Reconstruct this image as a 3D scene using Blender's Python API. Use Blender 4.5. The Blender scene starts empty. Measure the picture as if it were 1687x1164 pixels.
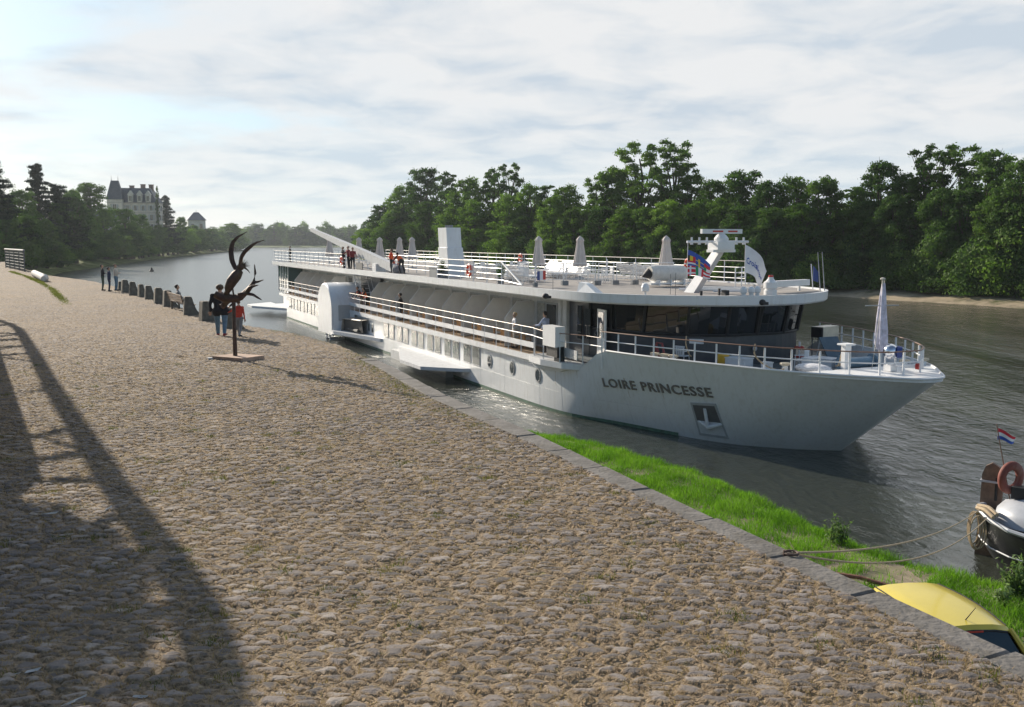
import bpy, math, random
import numpy as np
from mathutils import Vector, Matrix
R = math.radians
scene = bpy.context.scene
COL = scene.collection
CZ = 8.2; FPX = 1600.0; PITCH = math.atan((582-395)/FPX)
# ------------------------------------------------------------------ camera
cam = bpy.data.cameras.new('camera'); camo = bpy.data.objects.new('camera', cam); COL.objects.link(camo)
camo.location = (0, 0, CZ); camo.rotation_euler = (math.pi/2-PITCH, 0, 0)
cam.sensor_width = 36; cam.lens = FPX*36/1687; cam.clip_start = 0.1; cam.clip_end = 9000
scene.camera = camo
# ------------------------------------------------------------------ light
SUN_EL = R(22.5); SX, SY = -0.645, 0.765            # direction towards the sun on the ground
world = bpy.data.worlds.new('World'); scene.world = world; world.use_nodes = True
nt = world.node_tree; nt.nodes.clear()
def N(t, typ, **kw):
    n = t.nodes.new(typ)
    for k, v in kw.items():
        if hasattr(n, k): setattr(n, k, v)
        else: n.inputs[k].default_value = v
    return n
def math_(t, op, a, b=None, clamp=False):
    n = t.nodes.new('ShaderNodeMath'); n.operation = op; n.use_clamp = clamp
    for i, x in enumerate((a, b)):
        if x is None: continue
        if isinstance(x, (int, float)): n.inputs[i].default_value = x
        else: t.links.new(x, n.inputs[i])
    return n.outputs[0]
def ramp(t, fac, stops):
    n = t.nodes.new('ShaderNodeValToRGB'); e = n.color_ramp.elements
    e[0].position, e[0].color = stops[0][0], tuple(stops[0][1])+(1,)
    e[1].position, e[1].color = stops[-1][0], tuple(stops[-1][1])+(1,)
    for p, c in stops[1:-1]:
        x = e.new(p); x.color = tuple(c)+(1,)
    t.links.new(fac, n.inputs[0]); return n.outputs[0]
def mixc(t, fac, a, b, mode='MIX'):
    n = t.nodes.new('ShaderNodeMix'); n.data_type = 'RGBA'; n.blend_type = mode
    for s, x in ((0, fac), (6, a), (7, b)):
        if isinstance(x, (int, float)): n.inputs[s].default_value = x
        elif isinstance(x, tuple): n.inputs[s].default_value = x if len(x) == 4 else x+(1,)
        else: t.links.new(x, n.inputs[s])
    return n.outputs[2]
sky = N(nt, 'ShaderNodeTexSky'); sky.sky_type = 'NISHITA'; sky.sun_disc = False
sky.sun_elevation = SUN_EL; sky.sun_rotation = math.atan2(SX, SY); sky.air_density = 1.0; sky.dust_density = 0.6; sky.ozone_density = 1.2
tc = N(nt, 'ShaderNodeTexCoord'); sp = N(nt, 'ShaderNodeSeparateXYZ'); nt.links.new(tc.outputs['Generated'], sp.inputs[0])
zz = math_(nt, 'ADD', math_(nt, 'MAXIMUM', sp.outputs[2], 0.0), 0.13)
cx = math_(nt, 'DIVIDE', sp.outputs[0], zz); cy = math_(nt, 'DIVIDE', sp.outputs[1], zz)
cb = N(nt, 'ShaderNodeCombineXYZ'); nt.links.new(cx, cb.inputs[0]); nt.links.new(cy, cb.inputs[1]); cb.inputs[2].default_value = 3.7
mp = N(nt, 'ShaderNodeMapping'); mp.inputs['Scale'].default_value = (1.0, 0.95, 1); mp.inputs['Location'].default_value = (1.3, 0.4, 0); nt.links.new(cb.outputs[0], mp.inputs[0])
n1 = N(nt, 'ShaderNodeTexNoise', Scale=0.9, Detail=9.0, Roughness=0.55, Distortion=0.25); nt.links.new(mp.outputs[0], n1.inputs['Vector'])
n2 = N(nt, 'ShaderNodeTexNoise', Scale=2.4, Detail=7.0, Roughness=0.55, Distortion=0.3); nt.links.new(mp.outputs[0], n2.inputs['Vector'])
side = math_(nt, 'MULTIPLY', math_(nt, 'ADD', sp.outputs[0], 0.36), 0.7)       # more cloud towards the right of the river
cov = math_(nt, 'ADD', n1.outputs[0], side)
cmask = ramp(nt, cov, [(0.38, (0, 0, 0)), (0.52, (0.86,)*3), (0.7, (1, 1, 1))])
ccol = ramp(nt, n2.outputs[0], [(0.36, (4.7, 5.3, 5.95)), (0.46, (5.8, 6.1, 6.4)), (0.58, (6.7, 6.75, 6.8))])
low = ramp(nt, sp.outputs[2], [(0.0, (0.55,)*3), (0.12, (0.95,)*3), (0.3, (1, 1, 1))])
back = ramp(nt, sp.outputs[1], [(0.0, (0.0,)*3), (0.5, (1, 1, 1))])      # the sky clears towards the east, behind the viewer
cm = math_(nt, 'MULTIPLY', math_(nt, 'MULTIPLY', cmask, low), back)
sk2 = mixc(nt, math_(nt, 'MULTIPLY', back, 0.72), sky.outputs[0], (4.6, 6.2, 7.4))
skc = mixc(nt, cm, sk2, ccol)
bg = N(nt, 'ShaderNodeBackground'); bg.inputs[1].default_value = 0.09; nt.links.new(skc, bg.inputs[0])
wo = N(nt, 'ShaderNodeOutputWorld'); nt.links.new(bg.outputs[0], wo.inputs[0])
sl = bpy.data.lights.new('sun', 'SUN'); sl.energy = 5.0; sl.angle = R(0.6); sl.color = (1.0, 0.89, 0.74)
so = bpy.data.objects.new('sun', sl); COL.objects.link(so)
sdir = Vector((SX*math.cos(SUN_EL), SY*math.cos(SUN_EL), math.sin(SUN_EL)))
so.rotation_euler = sdir.to_track_quat('Z', 'Y').to_euler(); so.location = (-40, 60, 60)
scene.view_settings.view_transform = 'Standard'; scene.view_settings.look = 'None'
scene.view_settings.exposure = 0.5; scene.view_settings.gamma = 1.0
try: scene.cycles.use_adaptive_sampling = True; scene.cycles.max_bounces = 7; scene.cycles.transparent_max_bounces = 6
except Exception: pass

# ------------------------------------------------------------------ helpers
def tag(o, label=None, cat=None, group=None, kind=None):
    if label: o['label'] = label
    if cat: o['category'] = cat
    if group: o['group'] = group
    if kind: o['kind'] = kind
    return o
def thing(name, label, cat, loc=(0, 0, 0), rz=0.0, group=None):
    o = bpy.data.objects.new(name, None); COL.objects.link(o); o.empty_display_size = 0.2
    o.location = loc; o.rotation_euler = (0, 0, rz); return tag(o, label, cat, group)
def copy_tree(o, parent=None):
    c = o.copy(); COL.objects.link(c); c.parent = parent
    for ch in list(o.children): copy_tree(ch, c)
    return c
def dup(o, loc, rz, label, s=None, group=None):
    c = copy_tree(o); c.location = loc; c.rotation_euler = (0, 0, rz); c['label'] = label
    if s: c.scale = s if isinstance(s, tuple) else (s, s, s)
    if group: c['group'] = group
    return c
class MB:
    def __init__(s): s.v = []; s.f = []; s.m = []
    def add(s, vs, fs, mi=0):
        b = len(s.v); s.v += [tuple(map(float, p)) for p in vs]
        for q in fs: s.f.append(tuple(b+i for i in q)); s.m.append(mi)
        return s
    def box(s, c, d, rz=0, mi=0, ry=0, rx=0):
        M = Matrix.Rotation(rz, 3, 'Z') @ Matrix.Rotation(ry, 3, 'Y') @ Matrix.Rotation(rx, 3, 'X')
        vs = []
        for x in (-.5, .5):
            for y in (-.5, .5):
                for z in (-.5, .5): vs.append(Vector(c)+M @ Vector((x*d[0], y*d[1], z*d[2])))
        return s.add(vs, [(0, 1, 3, 2), (4, 6, 7, 5), (0, 4, 5, 1), (2, 3, 7, 6), (0, 2, 6, 4), (1, 5, 7, 3)], mi)
    def tube(s, pts, r, n=8, mi=0, flat=1.0, caps=True):
        P = [Vector(p) for p in pts]; k = len(P)
        rr = r if hasattr(r, '__len__') else [r]*k
        up = Vector((0, 0, 1)); vs = []
        for i in range(k):
            t = (P[min(i+1, k-1)]-P[max(i-1, 0)])
            if t.length < 1e-9: t = Vector((0, 0, 1))
            t.normalize()
            u = t.cross(up)
            if u.length < 0.15: u = t.cross(Vector((1, 0, 0)))
            u.normalize(); w = u.cross(t).normalized()
            for j in range(n):
                a = 2*math.pi*j/n; vs.append(P[i]+u*math.cos(a)*rr[i]+w*math.sin(a)*rr[i]*flat)
        fs = [(i*n+j, i*n+(j+1) % n, (i+1)*n+(j+1) % n, (i+1)*n+j) for i in range(k-1) for j in range(n)]
        if caps: fs += [tuple(range(n))[::-1], tuple((k-1)*n+j for j in range(n))]
        return s.add(vs, fs, mi)
    def ell(s, c, r, nu=14, nv=9, mi=0, M=None):
        vs = []; fs = []
        for i in range(nv+1):
            th = math.pi*i/nv
            for j in range(nu):
                a = 2*math.pi*j/nu
                p = Vector((r[0]*math.sin(th)*math.cos(a), r[1]*math.sin(th)*math.sin(a), r[2]*math.cos(th)))
                if M: p = M @ p
                vs.append(Vector(c)+p)
        for i in range(nv):
            for j in range(nu): fs.append((i*nu+j, (i+1)*nu+j, (i+1)*nu+(j+1) % nu, i*nu+(j+1) % nu))
        return s.add(vs, fs, mi)
    def lathe(s, c, prof, n=16, mi=0):
        vs = []; fs = []
        for r, z in prof:
            for j in range(n):
                a = 2*math.pi*j/n; vs.append((c[0]+r*math.cos(a), c[1]+r*math.sin(a), c[2]+z))
        k = len(prof)
        for i in range(k-1):
            for j in range(n): fs.append((i*n+j, i*n+(j+1) % n, (i+1)*n+(j+1) % n, (i+1)*n+j))
        fs += [tuple(range(n))[::-1], tuple((k-1)*n+j for j in range(n))]
        return s.add(vs, fs, mi)
    def slab(s, poly, z0, z1, mi=0, top=None):       # prism of a plan outline (ccw)
        n = len(poly); vs = [(p[0], p[1], z0) for p in poly]+[(p[0], p[1], z1) for p in poly]
        s.add(vs, [tuple(range(n))[::-1]]+[(i, (i+1) % n, n+(i+1) % n, n+i) for i in range(n)], mi)
        return s.add([(p[0], p[1], z1) for p in poly], [tuple(range(n))], mi if top is None else top)
    def plate(s, poly, a, thick, mi=0):              # prism of 3D polygon pushed along vector a
        n = len(poly); A = Vector(a)*thick; vs = [Vector(p) for p in poly]; vs = vs+[p+A for p in vs]
        return s.add(vs, [tuple(range(n))[::-1], tuple(range(n, 2*n))]+[(i, (i+1) % n, n+(i+1) % n, n+i) for i in range(n)], mi)
    def sheet(s, rows, mi=0, close=False):
        n = len(rows[0]); vs = [p for r in rows for p in r]
        m = n if close else n-1
        return s.add(vs, [(i*n+j, i*n+(j+1) % n, (i+1)*n+(j+1) % n, (i+1)*n+j) for i in range(len(rows)-1) for j in range(m)], mi)
    def torus(s, c, R_, r, ax='Y', n=24, k=10, mi=0, arc=None):
        vs = []; fs = []
        for i in range(n):
            a = 2*math.pi*i/n
            for j in range(k):
                b = 2*math.pi*j/k; q = R_+r*math.cos(b)
                p = (q*math.cos(a), r*math.sin(b), q*math.sin(a))
                if ax == 'Z': p = (p[0], p[2], p[1])
                if ax == 'X': p = (p[1], p[0], p[2])
                vs.append((c[0]+p[0], c[1]+p[1], c[2]+p[2]))
        for i in range(n):
            for j in range(k):
                q = (i*k+j, ((i+1) % n)*k+j, ((i+1) % n)*k+(j+1) % k, i*k+(j+1) % k)
                s.f.append(tuple(len(s.v)+x for x in q)); s.m.append(mi if arc is None else arc(i, n))
        s.v += vs; return s
    def build(s, name, mats, parent=None, smooth=False, ang=40):
        me = bpy.data.meshes.new(name); me.from_pydata(s.v, [], s.f)
        if not isinstance(mats, (list, tuple)): mats = [mats]
        for m in mats: me.materials.append(m)
        if len(mats) > 1: me.polygons.foreach_set('material_index', s.m)
        me.update()
        if smooth:
            me.polygons.foreach_set('use_smooth', [True]*len(me.polygons))
            try: me.set_sharp_from_angle(angle=R(ang))
            except Exception: pass
        o = bpy.data.objects.new(name, me); COL.objects.link(o)
        if parent: o.parent = parent
        return o
def raw_mesh(name, verts, faces4, mat):              # numpy quads
    me = bpy.data.meshes.new(name); nv, nf = len(verts), len(faces4); k = faces4.shape[1]
    me.vertices.add(nv); me.vertices.foreach_set('co', np.asarray(verts, np.float32).ravel())
    me.loops.add(nf*k); me.loops.foreach_set('vertex_index', np.asarray(faces4, np.int32).ravel())
    me.polygons.add(nf); me.polygons.foreach_set('loop_start', np.arange(nf, dtype=np.int32)*k)
    me.polygons.foreach_set('loop_total', np.full(nf, k, np.int32))
    me.materials.append(mat); me.update(); me.validate(); return me

def newmat(name):
    m = bpy.data.materials.new(name); m.use_nodes = True; t = m.node_tree
    b = t.nodes['Principled BSDF']; return m, t, b
def mat(name, col, rough=0.5, metal=0.0, var=0.12, scale=3.0, bump=0.0, bscale=20.0, dirt=None, spec=0.5, dscale=(1, 1, 0.25)):
    m, t, b = newmat(name)
    geo = N(t, 'ShaderNodeTexCoord'); no = N(t, 'ShaderNodeTexNoise', Scale=scale, Detail=5.0, Roughness=0.6)
    t.links.new(geo.outputs['Object'], no.inputs['Vector'])
    lo = tuple(c*(1-var) for c in col); hi = tuple(min(1, c*(1+var)) for c in col)
    c = ramp(t, no.outputs[0], [(0.3, lo), (0.7, hi)])
    if dirt:
        mp = N(t, 'ShaderNodeMapping'); mp.inputs['Scale'].default_value = dscale; t.links.new(geo.outputs['Object'], mp.inputs[0])
        nd = N(t, 'ShaderNodeTexNoise', Scale=4.0, Detail=6.0, Roughness=0.65); t.links.new(mp.outputs[0], nd.inputs['Vector'])
        c = mixc(t, ramp(t, nd.outputs[0], [(0.5, (0, 0, 0)), (0.8, (dirt[1],)*3)]), c, dirt[0])
    t.links.new(c, b.inputs['Base Color'])
    b.inputs['Roughness'].default_value = rough; b.inputs['Metallic'].default_value = metal
    b.inputs['Specular IOR Level'].default_value = spec
    if bump:
        nb = N(t, 'ShaderNodeTexNoise', Scale=bscale, Detail=4.0); t.links.new(geo.outputs['Object'], nb.inputs['Vector'])
        bp = N(t, 'ShaderNodeBump', Strength=bump, Distance=0.02); t.links.new(nb.outputs[0], bp.inputs['Height']); t.links.new(bp.outputs[0], b.inputs['Normal'])
    return m
WHITE = mat('white_paint', (0.74, 0.75, 0.76), 0.35, var=0.04, scale=1.2, dirt=((0.42, 0.38, 0.32), 0.35))
WHITE2 = mat('white_rail_paint', (0.78, 0.78, 0.78), 0.4, var=0.04)
HULLM = mat('hull_paint', (0.70, 0.72, 0.73), 0.26, var=0.04, scale=0.7, dirt=((0.40, 0.37, 0.30), 0.35), dscale=(1.6, 1.6, .22), bump=0.03, bscale=1.5)
GREY = mat('grey_panel', (0.42, 0.43, 0.44), 0.5, var=0.06)
BEIGE = mat('beige_screen', (0.70, 0.69, 0.66), 0.6, var=0.05)
DECK = mat('roof_deck_covering', (0.27, 0.25, 0.235), 0.85, var=0.15, scale=1.5, bump=0.2, bscale=30)
DECKW = mat('wooden_deck', (0.3, 0.21, 0.13), 0.7, var=0.2, scale=5)
WOOD = mat('varnished_wood', (0.17, 0.085, 0.05), 0.45, var=0.25, scale=6)
LWOOD = mat('light_wood', (0.5, 0.28, 0.12), 0.55, var=0.2, scale=8)
BLACK = mat('black_rubber', (0.02, 0.02, 0.022), 0.6, var=0.2)
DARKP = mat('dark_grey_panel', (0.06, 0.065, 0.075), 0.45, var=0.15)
MIDP = mat('mid_grey_panel', (0.2, 0.21, 0.22), 0.5, var=0.1)
GREENW = mat('green_waterline', (0.05, 0.12, 0.08), 0.6, var=0.4, scale=4)
SLATE = mat('slate_roof', (0.075, 0.085, 0.105), 0.6, var=0.3, scale=2, bump=0.4, bscale=6)
STONEW = mat('pale_dressed_stone', (0.6, 0.56, 0.48), 0.9, var=0.2, scale=0.6, dirt=((0.16, 0.14, 0.11), 0.5), bump=0.3, bscale=4)
BRICKW = mat('brick_band', (0.28, 0.19, 0.15), 0.9, var=0.25, scale=1.0)
CONC = mat('weathered_concrete', (0.16, 0.145, 0.12), 0.95, var=0.35, scale=5, dirt=((0.06, 0.055, 0.04), 0.7), bump=0.8, bscale=25, dscale=(1, 1, .6))
RED = mat('red_paint', (0.5, 0.04, 0.03), 0.4)
ORANGE = mat('orange_plastic', (0.8, 0.11, 0.04), 0.5)
CANVAS = mat('umbrella_canvas', (0.62, 0.56, 0.52), 0.9, var=0.08, bump=0.4, bscale=12)
RUST = mat('rusty_steel', (0.075, 0.045, 0.036), 0.6, metal=0.35, var=0.45, scale=9, bump=0.5, bscale=30, dirt=((0.16, 0.15, 0.06), 0.6))
CHROME = mat('chrome', (0.75, 0.75, 0.78), 0.12, metal=1.0, var=0.02)
ROPE = mat('hemp_rope', (0.42, 0.33, 0.22), 0.9, var=0.25, scale=30, bump=0.6, bscale=80)
BLUEP = mat('blue_paint', (0.04, 0.07, 0.25), 0.5)
YEL = mat('yellow_plastic', (0.6, 0.36, 0.03), 0.5)
LETTER = mat('dull_metal_lettering', (0.2, 0.19, 0.18), 0.35, metal=0.5, var=0.2, scale=10)
def glass(name, col=(0.02, 0.03, 0.035), rough=0.04):
    m = mat(name, col, rough, var=0.3, scale=0.7, spec=0.8); return m
GLASS = glass('dark_window_glass'); GLASSG = glass('greenish_window_glass', (0.05, 0.10, 0.10))
# ship frame
def ray(x, y):
    a = (x-843.5)/FPX; b = -(y-582)/FPX
    return np.array([a, math.cos(PITCH)+b*math.sin(PITCH), -math.sin(PITCH)+b*math.cos(PITCH)])
def at(x, y, z=0.0):                                  # world point at height z seen at a photo pixel
    d = ray(x, y); q = np.array([0, 0, CZ])+d*(z-CZ)/d[2]; return Vector(q)
def atD(x, y, D):
    d = ray(x, y); return Vector(np.array([0, 0, CZ])+d*D/d[1])
AX = Vector((ray(113, 395)[0], ray(113, 395)[1], 0)).normalized(); TX = Vector((-AX.y, AX.x, 0)); S0 = at(1385, 742, 0)
PHI = math.atan2(AX.y, AX.x)
def sw(s, t, z=0.0): return Vector((S0.x, S0.y, 0))+AX*s+TX*t+Vector((0, 0, z))

def son(x, y, z):
    q = at(x, y, z)-Vector((S0.x, S0.y, 0)); return q.dot(AX), q.dot(TX)

# ------------------------------------------------------------------ quay ground
EDGE = [(9.5, -4), (6.6, 2.0), (4.15, 7.34), (3.4, 9.1), (2.05, 12.28), (.58, 16.06), (-1.34, 20.41), (-3.32, 25.86), (-5.71, 31.2), (-7.88, 34.9), (-10.47, 38.3), (-16.18, 47.9), (-27.3, 68.3), (-37.3, 84.4), (-44, 92.5), (-52, 106), (-64, 124), (-78, 150)]
EDy = np.array([p[1] for p in EDGE]); EDx = np.array([p[0] for p in EDGE])
def edge_x(y): return float(np.interp(y, EDy, EDx))
QZ = 4.8
def cobble_material():
    m, t, b = newmat('cobblestones'); m.displacement_method = 'BOTH'
    tc = N(t, 'ShaderNodeTexCoord'); mp = N(t, 'ShaderNodeMapping'); mp.inputs['Rotation'].default_value = (0, 0, R(14)); mp.inputs['Scale'].default_value = (5.2, 8.8, 1)
    t.links.new(tc.outputs['Object'], mp.inputs[0])
    wn = N(t, 'ShaderNodeTexNoise', Scale=1.3, Detail=3.0); t.links.new(mp.outputs[0], wn.inputs['Vector'])
    vm = N(t, 'ShaderNodeVectorMath'); vm.operation = 'MULTIPLY_ADD'; t.links.new(wn.outputs['Color'], vm.inputs[0]); vm.inputs[1].default_value = (.8, .7, 0); t.links.new(mp.outputs[0], vm.inputs[2])
    def vor(feat):
        v = N(t, 'ShaderNodeTexVoronoi'); v.voronoi_dimensions = '2D'; v.feature = feat; v.inputs['Scale'].default_value = 1.0; v.inputs['Randomness'].default_value = 0.92
        t.links.new(vm.outputs[0], v.inputs['Vector']); return v
    ve = vor('DISTANCE_TO_EDGE'); vf = vor('F1')
    rnd = N(t, 'ShaderNodeSeparateColor'); t.links.new(vf.outputs['Color'], rnd.inputs[0])
    fine = N(t, 'ShaderNodeTexNoise', Scale=26.0, Detail=8.0, Roughness=0.7); t.links.new(tc.outputs['Object'], fine.inputs['Vector'])
    mid = N(t, 'ShaderNodeTexNoise', Scale=5.0, Detail=6.0, Roughness=0.65); t.links.new(tc.outputs['Object'], mid.inputs['Vector'])
    big = N(t, 'ShaderNodeTexNoise', Scale=0.35, Detail=5.0, Roughness=0.6); t.links.new(tc.outputs['Object'], big.inputs['Vector'])
    # edge distance broken up by noise -> stone mask
    e2 = math_(t, 'ADD', ve.outputs['Distance'], math_(t, 'MULTIPLY', math_(t, 'SUBTRACT', mid.outputs[0], 0.5), 0.5))
    e3 = math_(t, 'ADD', e2, math_(t, 'MULTIPLY', math_(t, 'SUBTRACT', fine.outputs[0], 0.5), 0.22))
    e4 = math_(t, 'ADD', e3, math_(t, 'MULTIPLY', math_(t, 'SUBTRACT', 0.5, big.outputs[0]), 0.25))
    mask = ramp(t, e4, [(0.16, (0, 0, 0)), (0.30, (1, 1, 1))])
    hs = ramp(t, e3, [(0.06, (0, 0, 0)), (0.17, (.85,)*3), (0.4, (1, 1, 1))])
    hr = math_(t, 'MULTIPLY', hs, math_(t, 'ADD', math_(t, 'MULTIPLY', rnd.outputs[0], 0.8), 0.25))
    hf = math_(t, 'ADD', math_(t, 'MULTIPLY', hr, 0.046), math_(t, 'MULTIPLY', fine.outputs[0], 0.010))
    hf = math_(t, 'ADD', hf, math_(t, 'MULTIPLY', big.outputs[0], 0.05))
    stone = ramp(t, rnd.outputs[1], [(0.0, (.12, .111, .107)), (0.45, (.185, .169, .162)), (0.8, (.245, .222, .21)), (1.0, (.34, .31, .285))])
    stone = mixc(t, 0.75, stone, ramp(t, fine.outputs[0], [(0.3, (.62, .60, .60)), (0.7, (1.3, 1.27, 1.22))]), 'MULTIPLY')
    joint = ramp(t, fine.outputs[0], [(0.28, (.08, .06, .042)), (0.48, (.24, .185, .125)), (0.72, (.41, .325, .22))])
    gm = ramp(t, mid.outputs[0], [(0.62, (0, 0, 0)), (0.72, (.65,)*3)])
    joint = mixc(t, gm, joint, (.115, .13, .04))
    c = mixc(t, mask, joint, stone)
    c = mixc(t, 0.6, c, ramp(t, big.outputs[0], [(0.3, (.86, .85, .88)), (0.7, (1.12, 1.07, 1.0))]), 'MULTIPLY')
    t.links.new(c, b.inputs['Base Color']); b.inputs['Roughness'].default_value = 0.9; b.inputs['Specular IOR Level'].default_value = 0.25
    d = N(t, 'ShaderNodeDisplacement', Midlevel=0.0, Scale=1.0); t.links.new(hf, d.inputs['Height'])
    t.links.new(d.outputs[0], t.nodes['Material Output'].inputs['Displacement'])
    return m
def build_quay():
    ys = [-4.0]; y = -4.0
    while y < 150:
        st = 0.5 if y < 4.5 else 0.022+0.00011*max(0, y-6)**2 if y < 60 else 0.9
        y += st; ys.append(y)
    ys = np.array(ys); nc = 520
    u = np.linspace(0, 1, nc)
    rows = []
    for y in ys:
        xe = edge_x(y)-0.02 - (0.36 if y < 27.4 else 0.0); xl = -0.56*max(y, 4)-9
        rows.append(np.stack([xe+(xl-xe)*u, np.full(nc, y), np.full(nc, QZ)], 1))
    V = np.concatenate(rows); nr = len(ys)
    z = V[:, 2]; e = V[:, 0]
    V[:, 2] += 0.05*np.sin(V[:, 0]*0.23+1)*np.sin(V[:, 1]*0.17)
    i = np.arange(nr-1)[:, None]*nc+np.arange(nc-1)[None, :]
    F = np.stack([i+1, i, i+nc, i+nc+1], -1).reshape(-1, 4)
    me = raw_mesh('cobbled_quay', V, F, cobble_material()); me.polygons.foreach_set('use_smooth', [True]*len(me.polygons))
    o = bpy.data.objects.new('cobbled_quay', me); COL.objects.link(o); tag(o, kind='structure')
    return o
build_quay()
KERB = mat('kerb_granite', (0.145, 0.135, 0.125), 0.9, var=0.35, scale=3.2, dirt=((0.09, 0.075, 0.05), 0.9), bump=1.0, bscale=18)
def build_kerb():
    m = MB(); y = -3.0
    rnd = random.Random(4)
    while y < 27.2:
        L = rnd.uniform(0.9, 1.5); y2 = min(27.3, y+L); g = 0.004; dz = rnd.uniform(-0.006, 0.008)
        a, b = y+g, y2-g
        sl_a = (edge_x(a+.3)-edge_x(a-.3))/.6; sl_b = (edge_x(b+.3)-edge_x(b-.3))/.6; sh_ = lambda s_: .40*s_
        P = [(edge_x(a+sh_(sl_a))-0.39, a+sh_(sl_a)), (edge_x(a)+0.03, a), (edge_x(b)+0.03, b), (edge_x(b+sh_(sl_b))-0.39, b+sh_(sl_b))]
        z0, z1 = QZ-0.3, QZ+0.075+dz
        vs = [(p[0], p[1], z0) for p in P]+[(p[0], p[1], z1-0.02) for p in P]
        cxx = sum(p[0] for p in P)/4; cyy = sum(p[1] for p in P)/4
        vs += [(cxx+(p[0]-cxx)*0.93, cyy+(p[1]-cyy)*0.97, z1) for p in P]
        m.add(vs, [(0, 1, 5, 4), (1, 2, 6, 5), (2, 3, 7, 6), (3, 0, 4, 7), (4, 5, 9, 8), (5, 6, 10, 9), (6, 7, 11, 10), (7, 4, 8, 11), (8, 9, 10, 11)])
        y = y2
    tag(m.build('kerb', KERB), kind='structure')
build_kerb()
def build_quay_wall():
    m = MB(); rows = []
    for y in list(np.arange(-4, 60, 1.0))+list(np.arange(60, 151, 5.0)):
        x = edge_x(y); rows.append([(x+0.005, y, QZ+0.01 if y > 27.3 else QZ-0.02), (x+0.12, y, 3.0), (x+0.3, y, 0.2), (x+0.5, y, -1.2)])
    m.sheet(rows); t, tt, b = newmat('quay_wall_masonry')
    tc = N(tt, 'ShaderNodeTexCoord'); br = N(tt, 'ShaderNodeTexBrick', Scale=1.6); br.inputs['Color1'].default_value = (.22, .2, .17, 1); br.inputs['Color2'].default_value = (.15, .14, .12, 1); br.inputs['Mortar'].default_value = (.1, .09, .08, 1)
    mp = N(tt, 'ShaderNodeMapping'); mp.inputs['Rotation'].default_value = (0, R(90), R(90)); tt.links.new(tc.outputs['Object'], mp.inputs[0]); tt.links.new(mp.outputs[0], br.inputs[0]); tt.links.new(br.outputs[0], b.inputs['Base Color'])
    b.inputs['Roughness'].default_value = 0.95
    tag(m.build('quay_wall', t), 'masonry quay wall dropping from the cobbled quay to the river bank', 'wall')
build_quay_wall()
# dry tufts in the joints of the cobbles
def leafmat(name, c1, c2, c3, trans=0.3, rough=0.6, nscale=0.6):
    m, t, b = newmat(name); t.nodes.remove(b)
    tc = N(t, 'ShaderNodeTexCoord'); no = N(t, 'ShaderNodeTexNoise', Scale=nscale, Detail=6.0, Roughness=0.7); t.links.new(tc.outputs['Object'], no.inputs['Vector'])
    oi = N(t, 'ShaderNodeObjectInfo'); f = math_(t, 'ADD', no.outputs[0], math_(t, 'MULTIPLY', math_(t, 'SUBTRACT', oi.outputs['Random'], 0.5), 0.22))
    c = ramp(t, f, [(0.32, c1), (0.5, c2), (0.7, c3)])
    d = N(t, 'ShaderNodeBsdfDiffuse'); tr = N(t, 'ShaderNodeBsdfTranslucent'); g = N(t, 'ShaderNodeBsdfGlossy', Roughness=0.6)
    t.links.new(c, d.inputs[0]); t.links.new(mixc(t, 1.0, c, (1.1, 1.3, .6), 'MULTIPLY'), tr.inputs[0]); g.inputs[0].default_value = (.6, .6, .6, 1)
    mx = N(t, 'ShaderNodeMixShader'); mx.inputs[0].default_value = trans; t.links.new(d.outputs[0], mx.inputs[1]); t.links.new(tr.outputs[0], mx.inputs[2])
    m2 = N(t, 'ShaderNodeMixShader'); m2.inputs[0].default_value = 0.018; t.links.new(mx.outputs[0], m2.inputs[1]); t.links.new(g.outputs[0], m2.inputs[2])
    t.links.new(m2.outputs[0], t.nodes['Material Output'].inputs['Surface']); return m
STRAW = leafmat('dry_grass_blades', (.26, .17, .09), (.40, .28, .15), (.50, .38, .22), 0.25, nscale=3)
GREENG = leafmat('fresh_grass_blades', (.06, .14, .014), (.125, .26, .024), (.22, .37, .05), 0.4, nscale=0.9)
WEED = leafmat('weed_blades', (.07, .09, .03), (.13, .14, .045), (.22, .19, .08), 0.3, nscale=2)
def blades(name, P, h, w, lean, matl, seed=1, groups=None):
    r = np.random.default_rng(seed); n = len(P)
    a = r.uniform(0, 2*np.pi, n); l = r.uniform(0, lean, n)*h; b = r.uniform(0, 2*np.pi, n)
    d = np.stack([np.cos(a), np.sin(a), np.zeros(n)], 1)*(w[:, None]/2)
    o1 = np.stack([np.cos(b)*l*.35, np.sin(b)*l*.35, h*.6], 1); o2 = np.stack([np.cos(b)*l, np.sin(b)*l, h], 1)
    V = np.stack([P-d, P+d, P+o1+d*.7, P+o1-d*.7, P+o2], 1).reshape(-1, 3)
    i = np.arange(n)[:, None]*5
    F = np.concatenate([i+np.array([[0, 1, 2, 3]]), i+np.array([[3, 2, 4, 4]])])
    me = bpy.data.meshes.new(name); k = 7*n
    me.vertices.add(len(V)); me.vertices.foreach_set('co', V.astype(np.float32).ravel())
    li = (i+np.array([[0, 1, 2, 3, 3, 2, 4]])).astype(np.int32); me.loops.add(k); me.loops.foreach_set('vertex_index', li.ravel())
    me.polygons.add(2*n); st = (np.arange(n)[:, None]*7+np.array([[0, 4]])).astype(np.int32); me.polygons.foreach_set('loop_start', st.ravel())
    me.polygons.foreach_set('loop_total', np.tile(np.array([4, 3], np.int32), n)); me.materials.append(matl); me.update()
    o = bpy.data.objects.new(name, me); COL.objects.link(o); return o
rg = np.random.default_rng(5)
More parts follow.
